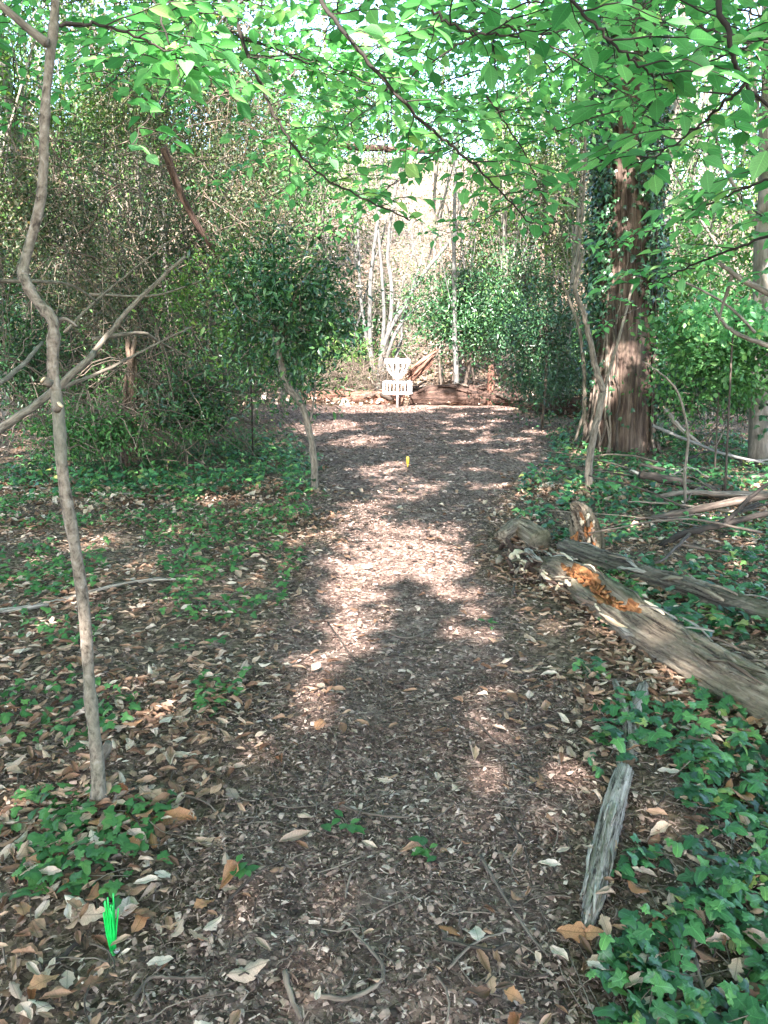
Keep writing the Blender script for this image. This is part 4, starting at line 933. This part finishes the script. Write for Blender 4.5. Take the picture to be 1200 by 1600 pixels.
# ivied trunks at left and right edge
for px, y, r0, lab, bk in ((18, 14.2, .19, 'grey trunk at the far left edge', 'greybark'), (52, 15.5, .14, 'second grey trunk right of the left edge one', 'greybark'), (1202, 9.2, .12, 'dark ivied trunk at the right edge', 'greybark')):
    bb = gxy(px, y); o = tree('woodland_tree', lab, bb, 9, r0, 7.5, (1.6, 1.6, 1.6), 900, (.08, .13), 'wood_leaf', bk, (rng.normal(0, .3), 0))
    pos, Rm, sc = ivy_on_trunk(bb, lambda z: r0 * (1.1 - .05 * z), lambda z: (0 * z, 0 * z), 1100, .3, 5, lambda th, z: .7 * (nz(th, z, 1.5, 4) > -.2), .12)
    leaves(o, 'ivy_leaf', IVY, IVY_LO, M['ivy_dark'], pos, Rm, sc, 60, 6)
# far woods: each tree one thing
k_ = 0
rt = np.random.default_rng(77)
spots = []
for y in (20.5, 22.5, 24, 26, 28, 31, 34, 38, 42):
    w = .5 * y
    for j in range(6 if y < 30 else 7):
        spots.append((rt.uniform(-w, w) * 1.05, y + rt.uniform(-.9, .9)))
for x_, y in spots:
    pxx = project(np.array([x_, y, 1.5]))[0]
    if 560 < pxx < 660 and y < 30: continue
    H = rt.uniform(8, 13); r0 = rt.uniform(.05, .14); pale = rt.random() < .4
    left = 'left of' if pxx < 560 else ('right of' if pxx > 680 else 'behind')
    openr = pxx > 1000
    mk = rt.choice(['wood_leaf', 'wood_leaf', 'herb', 'olive']); ln_ = rt.normal(0, .7)
    lm = min(((20, 'the far left edge'), (110, 'the left thicket edge'), (205, 'the broken brown stump'), (330, 'the leafy bush'), (440, 'the glossy evergreen'), (560, 'the pale stems'), (622, 'the basket'), (712, 'the pole tree'), (780, 'the dark evergreen bush'), (850, 'the ivy shrubs'), (975, 'the ivied trunk'), (1090, 'the bright right shrub'), (1190, 'the right edge trunk')), key=lambda m_: abs(m_[0] - pxx))[1]
    tree('woodland_tree', ('pale' if pale else 'dark') + ' stemmed ' + {'wood_leaf': 'fresh green', 'herb': 'mid green', 'olive': 'olive'}[mk] + ' tree ' + ('leaning left' if ln_ < -.4 else 'leaning right' if ln_ > .4 else 'standing straight') + (' far' if y > 30 else '') + ' behind ' + lm, (x_, y, float(h(x_, y))), H, r0,
         H * rt.uniform(.4, .66), (rt.uniform(1.3, 2.3), 1.6, H * .34), int((700 if openr else 2100)), (.09, .17), mk, 'palebark' if pale else 'greybark',
         (ln_, rt.normal(0, .4)), 'trees in the woods behind the clearing', fork=2)
for px, y, cz, rx, rz, n, mk, lab in (
        (-20, 12.6, 4.4, 1.6, 2.0, 4200, 'wood_leaf', 'leafy young tree at the upper left edge'), (110, 15.0, 5.0, 1.9, 2.4, 5200, 'herb', 'green crowned young tree behind the left thicket'),
        (230, 14.2, 5.6, 1.7, 2.0, 4600, 'wood_leaf', 'yellow green young tree over the left thicket'), (340, 16.5, 5.2, 1.8, 2.6, 5200, 'olive', 'olive crowned tree above the glossy evergreen'),
        (440, 18.0, 5.4, 1.5, 2.6, 4200, 'herb', 'slender leafy tree left of the basket'), (520, 21.0, 7.2, 2.0, 2.4, 3600, 'wood_leaf', 'tree with a high crown behind the pale stems'),
        (690, 22.0, 7.6, 2.2, 2.4, 4200, 'herb', 'tree with a high crown behind the pole tree'), (800, 19.5, 5.8, 1.7, 2.6, 4200, 'wood_leaf', 'leafy tree above the dark ivy shrubs'),
        (880, 17.0, 5.0, 1.2, 2.4, 3200, 'olive', 'thin leafy tree just left of the ivied trunk'), (1090, 17.5, 3.4, 1.6, 1.8, 3400, 'herb', 'low leafy tree right of the ivied trunk'),
        (1180, 15.0, 3.9, 1.5, 2.0, 3400, 'wood_leaf', 'leafy young tree at the right edge')):
    tree('woodland_tree', lab, gxy(px, y), cz + rz * .7, .06, cz, (rx, 1.2, rz), n, (.06, .11), mk, 'greybark', (rt.normal(0, .3), 0), 'young trees round the clearing', fork=3)
# undergrowth behind the clearing
for j in range(52):
    y = rt.uniform(20.5, 33); x_ = rt.uniform(-.52, .52) * y; pxx = project(np.array([x_, y, 1.0]))[0]
    if 575 < pxx < 655 and y < 24: continue
    bb = np.array([x_, y, float(h(x_, y))]); mk = rt.choice(['laurel', 'olive', 'wood_leaf', 'herb']); R1 = rt.uniform(.7, 1.5)
    side = min(((60, 'the far left trunks'), (205, 'the broken brown stump'), (440, 'the glossy evergreen'), (560, 'the pale stems'), (712, 'the pole tree'), (850, 'the ivy shrubs'), (975, 'the ivied trunk'), (1120, 'the bright right shrub')), key=lambda m_: abs(m_[0] - pxx))[1]; sz_ = 'big ' if R1 > 1.2 else 'small ' if R1 < .9 else ''
    shrub('woodland_shrub', sz_ + {'laurel': 'dark green', 'olive': 'olive brown', 'wood_leaf': 'fresh green', 'herb': 'mid green'}[mk] + ' bush ' + ('far ' if y > 27 else '') + 'behind ' + side, 'shrub', bb, bb + up(R1 * .75), (R1, R1 * .8, R1 * rt.uniform(.6, 1.0)), 1500, (.08, .14), mk,
          [([bb, bb + up(R1 * .4), bb + up(R1 * .8)], .025, .012)], 'stick', group='bushes in the undergrowth', clumps=26, shell=.3)
# sunlit litter and brambles on the slope behind: uncountable
n = 16000; y = rng.uniform(18.5, 46, n); x = rng.uniform(-.6, .6, n) * y; pos = np.stack([x, y, h(x, y) + .03 + .08 * rng.random(n)], 1)
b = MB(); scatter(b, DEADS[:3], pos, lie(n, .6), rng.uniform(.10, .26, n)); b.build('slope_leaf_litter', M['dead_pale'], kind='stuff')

# brush pile at right
def brush(pix, dd, r0, r1, lab, mk='stick', d2=None, forks=()):
    c = curve(PX(pix, dd, d2), jit=r0 * .12); 
    lo_ = h(c[:, 0], c[:, 1]) + r0 * .8; c[:, 2] = np.maximum(c[:, 2], lo_)
    b0_ = c[0]; b = MB(); b.tube(c, np.linspace(r0, r1, len(c)), 9, wob=.08)
    for s, dx, dy, dz in forks:
        i = int(s * (len(c) - 1)); e = c[i] + np.array([dx, dy, dz]); b.tube(curve([c[i], (c[i] + e) / 2 + rng.normal(0, .02, 3), e]), np.linspace(r0 * .6, r0 * .25, 12), 7)
    tag(b.build('fallen_branch', M[mk], base=b0_), lab, 'fallen branch', 'branches in the brush pile')
for a in (
    ([(1000, 742), (1060, 752), (1120, 770), (1130, 778)], 7.6, .040, .055, 'thick brown branch topmost in the brush pile'),
    ([(985, 790), (1060, 770), (1130, 772), (1215, 770)], 7.0, .022, .030, 'long pale branch across the brush pile'),
    ([(1010, 812), (1070, 800), (1140, 785), (1230, 770)], 6.4, .030, .035, 'smooth tan branch at the front of the brush pile'),
    ([(1000, 775), (1060, 782), (1150, 780)], 7.4, .03, .05, 'dark rotten branch buried in the brush pile', 'darkwood'),
    ([(1030, 862), (1038, 850), (1075, 832), (1120, 822), (1210, 800)], 5.6, .028, .022, 'dark arched branch in front of the brush pile', 'twig'),
    ([(1128, 822), (1150, 800), (1180, 770), (1230, 740)], 5.6, .020, .012, 'dark side branch rising from the arched one', 'twig'),
    ([(1020, 665), (1080, 690), (1140, 712), (1230, 730)], 8.8, .020, .016, 'pale bare pole lying behind the brush pile', 'palebark'),
    ([(1040, 640), (1060, 665), (1100, 700)], 9.6, .03, .02, 'grey broken branch propped behind the brush pile', 'greywood'),
    ([(985, 735), (1050, 765), (1150, 800), (1230, 815)], 7.9, .02, .014, 'thin grey branch slanting through the brush pile', 'greywood'),
    ([(1000, 725), (1100, 745), (1230, 748)], 8.4, .016, .012, 'thin straight branch at the back of the pile', 'stick'),
    ([(1060, 850), (1130, 862), (1230, 868)], 5.2, .010, .007, 'thin pale stick lying before the brush pile', 'dry'),
    ([(890, 985), (950, 990), (1010, 1000)], 3.9, .006, .004, 'thin twig lying on the rotten log', 'twig'),
    ([(990, 1035), (1040, 1045), (1110, 1053), (1220, 1050)], 3.35, .008, .006, 'dark twig crossing the rotten log', 'twig', 3.2),
    ([(1030, 1030), (1100, 1035), (1180, 1032)], 3.6, .005, .003, 'fine twig behind the dark one on the log', 'stick'),
    ([(1215, 465), (1165, 440), (1125, 412)], 5.0, .022, .012, 'bare branch reaching in from the right edge', 'sapling', 5.0, ((.75, -.02, .1, -.3),)),
    ([(1215, 545), (1160, 525), (1135, 510), (1115, 480)], 5.4, .018, .009, 'lower bare branch reaching in from the right edge', 'sapling'),
    ([(1180, 520), (1140, 480), (1090, 450), (1050, 435)], 6.0, .012, .006, 'thin twig in front of the right shrub', 'sapling'),
):
    brush(*a)

rb_ = np.random.default_rng(15)
for j in range(26):
    px, py = rb_.uniform(985, 1200), rb_.uniform(700, 850); g_ = G(px, py); L_ = rb_.uniform(.5, 1.8); a_ = rb_.normal(0, .5) + (math.pi if j % 2 else 0); e = g_ + np.array([math.cos(a_) * L_, math.sin(a_) * L_, 0]); e[2] = h(e[0], e[1]) + rb_.uniform(.02, .3); g_[2] += rb_.uniform(.02, .12)
    m_ = (g_ + e) / 2 + np.array([0, 0, rb_.uniform(-.02, .12)]); r_ = rb_.uniform(.005, .016); c = curve([g_, m_, e], 12, jit=r_ * .3); mk = ('greywood', 'stick', 'twig', 'dry')[j % 4]
    tag(MB().tube(c, np.linspace(r_, r_ * .5, 12), 7, wob=.08).build('fallen_branch', M[mk], base=g_), {'greywood': 'grey', 'stick': 'brown', 'twig': 'dark', 'dry': 'tan'}[mk] + (' thick' if r_ > .011 else ' thin') + (' long' if L_ > 1.2 else ' short') + ' stick in the brush pile ' + ('near the right edge' if px > 1110 else 'near the bent sapling') + (', at the back' if py < 755 else ', in front' if py > 805 else ''), 'fallen branch', 'branches in the brush pile')

# ================================================================== GROUND IVY
def ivy_patch(name, label, regions, hi, lo, mk, s, lift, nmax, base_px, group, minpx=9):
    pos = []
    for x0, x1, y0, y1, dens, thr, clear in regions:
        n = int((x1 - x0) * (y1 - y0) * dens); x = rng.uniform(x0, x1, n); y = rng.uniform(y0, y1, n)
        k = ((nz(x, y, 6.0, 5) if dens > 1600 else nz(x, y, 2.0, 9) + .5 * nz(x, y, 5.5, 2)) > thr) & (pathd(x, y) < clear); pos.append(np.stack([x[k], y[k]], 1))
    p = np.concatenate(pos); n = len(p); z = h(p[:, 0], p[:, 1]) + lift[0] + (lift[1] - lift[0]) * rng.random(n) ** 1.5
    pos = np.column_stack([p, z]); o = thing(name, label, 'ivy', G(*base_px), group)
    a = rng.uniform(0, 6.28, n); d_ = np.stack([np.cos(a), np.sin(a) - .3, rng.normal(-.15, .3, n)], 1)
    upn = np.stack([rng.normal(0, .35, n), rng.normal(-.15, .35, n), np.ones(n)], 1)
    leaves(o, 'ivy_leaf', hi, lo, M[mk], pos, frames(d_, upn), rng.uniform(*s, n), nmax, minpx)
    b = MB(); m = min(260, n // 8)
    for i in rng.choice(n, m, replace=False):       # runners
        q = pos[i]; a_ = rng.uniform(0, 6.28); L_ = rng.uniform(.1, .35)
        c = np.array([q + np.array([math.cos(a_) * L_ * u_, math.sin(a_) * L_ * u_, 0]) for u_ in (0, .35, .7, 1)]); c[:, 2] = h(c[:, 0], c[:, 1]) + .02 + rng.random(4) * .02; c[0] = q
        b.tube(curve(c, 8), .0015, 4, cap=False)
    b.build('runners', M['sapling'], o, kind='stuff'); return o
g1 = 'ivy patches right of the path'
ivy_patch('ivy_patch', 'lush ivy patch filling the lower right corner', [(.42, 1.35, 1.25, 2.0, 1900, -.25, -.02), (.5, 1.5, 2.0, 2.5, 800, -.1, -.03)], IVY, IVY_LO, 'ivy', (.028, .06), (.03, .09), 290, (1050, 1500), g1)
ivy_patch('ivy_patch', 'ivy growing between the grey dead branch and the log', [(.78, 2.1, 2.1, 3.4, 620, .2, -.12)], IVY, IVY_LO, 'ivy', (.035, .07), (.03, .10), 260, (1080, 1200), g1)
ivy_patch('ivy_patch', 'ivy carpet behind the fallen logs', [(1.1, 4.2, 3.6, 6.6, 480, -.45, -.15)], IVY, IVY_LO, 'ivy', (.04, .075), (.03, .09), 280, (1050, 880), g1)
ivy_patch('ivy_patch', 'glossy ivy carpet round the foot of the big tree', [(1.3, 6.5, 6.5, 12.5, 260, -.6, -.05), (1.5, 5, 12, 15.5, 150, -.3, -.1)], IVY, IVY_LO, 'ivy', (.05, .095), (.03, .14), 200, (880, 720), g1, 6)
g2 = 'ground ivy left of the path'
ivy_patch('ivy_patch', 'green patch of ground ivy along the left path edge', [(-3.6, -.55, 4.2, 7.4, 650, -.1, -.02)], IVY, IVY_LO, 'herb', (.03, .055), (.03, .09), 280, (330, 860), g2, 7)
ivy_patch('ivy_patch', 'dense leafy ground cover under the evergreen tree', [(-4.5, -.7, 7.2, 10.5, 420, -.6, -.08), (-3.4, -1.2, 10, 13, 220, -.4, -.1)], IVY, IVY_LO, 'ivy', (.045, .085), (.03, .22), 240, (400, 720), g2, 6)
ivy_patch('ivy_patch', 'sparse ivy in the leaf litter round the kinked sapling', [(-2.3, -.6, 1.9, 4.2, 420, .35, -.15), (-1.2, -.7, 1.75, 2.3, 700, .0, -.1)], IVY, IVY_LO, 'herb', (.03, .055), (.03, .07), 200, (80, 1250), g2, 7)
# seedlings
for px, py, lab in ((375, 1385, 'tiny green seedling beside the rust brown leaf'), (340, 1015, 'small broad leaved seedling on the left litter'), (770, 985, 'small yellow green seedling at the path edge'), (285, 1025, 'low seedling with one long leaf near the kinked sapling'), (545, 1308, 'single green leaf seedling on the path'), (668, 345 + 1000, 'small green sprig on the lower path')):
    g_ = G(px, py); o = thing('seedling', lab, 'seedling', g_, 'seedlings on the forest floor'); m = 9
    a = rng.uniform(0, 6.28, m); d_ = np.stack([np.cos(a), np.sin(a), rng.uniform(-.1, .5, m)], 1); ps = g_ + np.stack([rng.normal(0, .022, m), rng.normal(0, .018, m), rng.uniform(.025, .06, m)], 1)
    leaves(o, 'leaf', BEECH, BEECH, M['herb'], ps, frames(d_, np.array([[0, 0, 1.]] * m)), rng.uniform(.03, .055, m), 12, 3)
    b = MB()
    for q in ps: b.tube(curve([g_, (g_ + q) / 2 + [.004, 0, .006], q], 6), .0012, 4)
    b.build('stalks', M['sapling'], o)

# ================================================================== OVERHANGING BEECHES
TR = [(-3.6, -.8, .22, 'beech whose leafy branches overhang the upper left'), (.9, -3.2, .26, 'beech whose long dark branches hang over the middle'), (4.0, -.4, .24, 'beech whose bright leaves fill the upper right'),
      (-7.4, 11.5, .24, 'unseen tall beech added to shade the left of the clearing'), (8.2, 12.5, .26, 'unseen tall beech added to shade the right of the clearing'), (-1.5, -9, .26, 'unseen tall beech added behind the path start for its shade'), (12.5, 20, .25, 'unseen tall beech added at the right end to carry shading leaves')]  # the last four stand out of view, added to carry shading crowns
TREES = []
for x_, y_, r0, lab in TR:
    bb = np.array([x_, y_, float(h(x_, y_))]); o = thing('beech_tree', lab, 'tree', bb, 'beeches overhanging the path')
    c = curve([bb - up(.1), bb + [.1, .1, 4], bb + [0, 0, 9]], 14); MB().tube(c, np.linspace(r0, r0 * .5, 14), 16, wob=.03).build('trunk', M['greybark'], o)
    TREES.append(dict(o=o, b=bb, pos=[], R=[], s=[], par=[]))
def spray(ti, ctrl, r0=.007, leaf=(.052, .098), step=.058, twl=(.22, .55), start=0.0, limb=True, bare=False):
    t_ = TREES[ti]; c = curve(ctrl, 10 * len(ctrl), jit=.0035); n = len(c); b = MB()
    if limb:
        s0_ = t_['b'] + up(5.2); c_ = curve([s0_, (s0_ + c[0]) / 2 + up(.9), c[0]], 12); b.tube(c_, np.linspace(.03, r0, 12), 6)
    b.tube(c, np.linspace(r0, r0 * .35, n), 7)
    sl = np.concatenate([[0], np.cumsum(np.linalg.norm(np.diff(c, axis=0), axis=1))]); tot = sl[-1]; s = start * tot + .05; k = 0; P_, D_, N_ = [], [], []
    while s < tot and not bare:
        f_ = s / tot; i = min(n - 2, int(np.searchsorted(sl, s)) - 1); tg_ = unit(c[i + 1] - c[i]); p = c[i] + (c[i + 1] - c[i]) * ((s - sl[i]) / (sl[i + 1] - sl[i] + 1e-9))
        sd_ = unit(np.cross(tg_, [0, 0, 1.])) * (1 if k % 2 else -1)
        L_ = rng.uniform(*twl) * (1 - .55 * f_); dv = unit(tg_ * [1, 1, .25] * rng.uniform(.5, 1.1) + sd_ + np.array([0, 0, rng.normal(-.02, .18)]))
        q = curve([p, p + dv * L_ * .5 + up(.02), p + dv * L_ + up(-.05 * L_)], 8, jit=.003); b.tube(q, np.linspace(.0028, .001, 8), 4, cap=False)
        m_ = max(3, int(L_ / .042))
        for j in range(m_):
            u_ = .18 + .82 * j / (m_ - 1); ii = min(6, int(u_ * 7)); pt = q[ii] + (q[ii + 1] - q[ii]) * (u_ * 7 - ii); tw_ = unit(q[ii + 1] - q[ii])
            sd2 = unit(np.cross(tw_, [0, 0, 1.])) * (1 if j % 2 else -1)
            P_.append(pt); D_.append(tw_ * .75 + sd2 * (.9 if j < m_ - 1 else .1) + np.array([0, 0, rng.normal(-.05, .14)])); N_.append(np.array([rng.normal(0, .38), rng.normal(.12, .38), 1.]))
        s += step * rng.uniform(.7, 1.35) * (2.2 if f_ < .25 else 1); k += 1
    br = b.build('branch', M['twig'], t_['o'])
    for a_, d2, n2 in zip(P_, D_, N_): t_['pos'].append(a_); t_['R'].append(frames(d2[None], n2[None])[0]); t_['s'].append(rng.uniform(*leaf)); t_['par'].append(br)
def W(*l): return [P(*q) for q in l]
spray(1, W((455, -70, 3.2), (560, 80, 3.1), (660, 190, 3.2), (740, 258, 3.3), (830, 350, 3.5)), .009, start=.15)
spray(1, W((590, -60, 2.6), (660, 5, 2.6), (720, 45, 2.6), (810, 57, 2.7), (900, 45, 2.8)), .006)
spray(2, W((840, -60, 2.1), (940, 50, 2.15), (1010, 110, 2.2), (1060, 130, 2.3)), .005)
spray(2, W((1105, -70, 2.2), (1140, 60, 2.2), (1165, 130, 2.3), (1240, 200, 2.4)), .009, start=.5)
spray(2, W((1165, 130, 2.3), (1100, 190, 2.5), (1030, 240, 2.8), (980, 260, 3)), .005, limb=False)
spray(1, W((340, -60, 3.4), (375, 50, 3.5), (405, 130, 3.6), (460, 230, 3.7), (520, 285, 3.8), (640, 345, 4)), .010, start=.1)
spray(0, W((75, 40, 2.6), (170, 42, 2.7), (260, 80, 2.8), (310, 110, 2.9)), .006, limb=False)
spray(0, W((220, -60, 3), (262, 60, 3), (282, 130, 3)), .005)
spray(0, W((330, -60, 3.2), (300, 20, 3.2), (285, 80, 3.2)), .005)
spray(2, W((1280, 250, 3), (1150, 300, 3.3), (1060, 340, 3.6)), .007)
spray(2, W((1280, 340, 3.2), (1140, 390, 3.5), (1050, 430, 3.8), (1000, 450, 4)), .007)
spray(2, W((1280, 60, 2.4), (1180, 70, 2.6), (1090, 105, 2.8)), .006)
spray(2, W((1290, 420, 4.5), (1180, 330, 4.8), (1080, 300, 5)), .006)
rs = np.random.default_rng(5)
for k in range(92):
    right = k % 3 != 0
    x0 = rs.uniform(560, 1240) if right else rs.uniform(-20, 600); d0 = rs.uniform(3.2, 8.0)
    y0 = rs.uniform(-90, 40 + (190 if right else 60) * (d0 > 4)); dx = rs.uniform(-240, 240) * 4 / d0 ** .6; dy = rs.uniform(10, 230) * 4.5 / d0
    dz = rs.uniform(-.4, .9)
    spray(2 if x0 > 800 else (1 if x0 > 380 else 0), W((x0, y0, d0), (x0 + dx * .33, y0 + dy * .25, d0 + dz * .3), (x0 + dx * .66, y0 + dy * .6, d0 + dz * .7), (x0 + dx, y0 + dy, d0 + dz)), .005, step=.075, limb=(y0 < -20), start=0)
# leafy sprays round the ivied trunk and over the evergreen
for l in (((1120, 330, 6.6), (1060, 345, 6.8), (990, 370, 7), (940, 400, 7.2)), ((860, 280, 6), (800, 320, 6.2), (740, 350, 6.4), (680, 372, 6.6)), ((760, 150, 5), (820, 240, 5.3), (860, 330, 5.6), (900, 380, 5.8)),
          ((1000, 480, 7.6), (960, 500, 7.6), (930, 520, 7.7)), ((1090, 420, 6.6), (1030, 420, 6.8), (960, 430, 7))):
    spray(2, W(*l), .006, step=.07, limb=False)

# crowns out of view, added to shade path and woods; gaps cut for sun patches
def hole(gx_, gy_):
    o = np.zeros(len(gx_), bool)
    for px, py, rx, ry in ((590, 940, 85, 30), (610, 885, 70, 34), (575, 820, 45, 34), (690, 850, 40, 30), (640, 770, 50, 16), (600, 735, 40, 12), (772, 1190, 22, 62), (490, 1070, 26, 40), (700, 955, 38, 32), (530, 990, 34, 26), (560, 690, 45, 10), (500, 665, 60, 8)):
        a, e, f_ = G(px, py), G(px + rx, py), G(px, py - ry); wx = abs(e[0] - a[0]); wy = abs(f_[1] - a[1])
        o |= ((gx_ - a[0]) / (wx + .11)) ** 2 + ((gy_ - a[1]) / (wy + .14)) ** 2 < 1
    g_ = G(650, 990); o &= ~((np.abs(gx_ - g_[0]) < .13) & (np.abs(gy_ - g_[1] - .1) < .55))   # the dark strip across the bright patch
    tp = P(965, 560, TB[1] - .4); k = tp[2] / math.tan(SUN_EL); o |= ((gx_ - tp[0] - k * math.tan(SUN_AZ)) / .22) ** 2 + ((gy_ - tp[1] - k) / .5) ** 2 < 1
    o |= (gy_ > 17.2) & (nz(gx_, gy_, .9, 10) > -.1) | ((gx_ > -2.0) & (gx_ < np.where(gy_ < 19.3, .85, 2.2)) & (gy_ > 16.4))
    o |= (nz(gx_, gy_, 1.5, 13) > 1.05) & (gy_ > 5.5)
    o |= (nz(gx_, gy_, 1.9, 4) > .75) & (gy_ > 10.5) & (gx_ < -1.0)
    o |= (nz(gx_, gy_, 2.6, 7) > .30) & (gx_ > 1.0) & (gy_ > 3.6)
    o |= (nz(gx_, gy_, 2.6, 1) > .7) & (gx_ < -1.1) & (gy_ > 4.5)
    return o
n = 160000; gx_ = rng.uniform(-12, 12, n); gy_ = rng.uniform(-1, 31, n); zz = rng.uniform(6.2, 11, n) + np.clip(gy_ - 17, 0, 12) * .35
k = ~hole(gx_, gy_); gx_, gy_, zz = gx_[k], gy_[k], zz[k]; n = len(gx_)
pos = np.stack([gx_, gy_, gx_ * 0], 1) + zz[:, None] * (S / S[2])[None]
vis = (pos[:, 2] - CAMH) / np.maximum(pos[:, 1], .01) > .42; k = (pos[:, 1] < 1) | vis; k &= (np.abs(gx_) < 9) | (gy_ > 14); pos = pos[k]; n = len(pos)
Rm = frames(rng.normal(0, 1, (n, 3)) * (1, 1, .4), np.stack([rng.normal(0, .5, n), rng.normal(-.5, .5, n), np.ones(n)], 1)); sc = rng.uniform(.2, .3, n)
own = np.argmin([np.hypot(pos[:, 0] - t_['b'][0], pos[:, 1] - t_['b'][1]) for t_ in TREES], 0)
for i, t_ in enumerate(TREES):
    q = own == i; b = MB(); scatter(b, BEECH_LO, pos[q], Rm[q], sc[q]); b.build('crown', M['beech'], t_['o'], kind='stuff')
    limbs(t_['b'] + up(6), pos[q][rng.choice(q.sum(), 26)], .05, 'greybark', t_['o'])
    if t_['pos']: leaves(t_['o'], 'leaf', BEECH, BEECH_LO, M['beech'], np.array(t_['pos']), np.array(t_['R']), np.array(t_['s']), 290, 12, parent_of=t_['par'])

for o in bpy.data.objects:
    if '_base' in o: del o['_base']
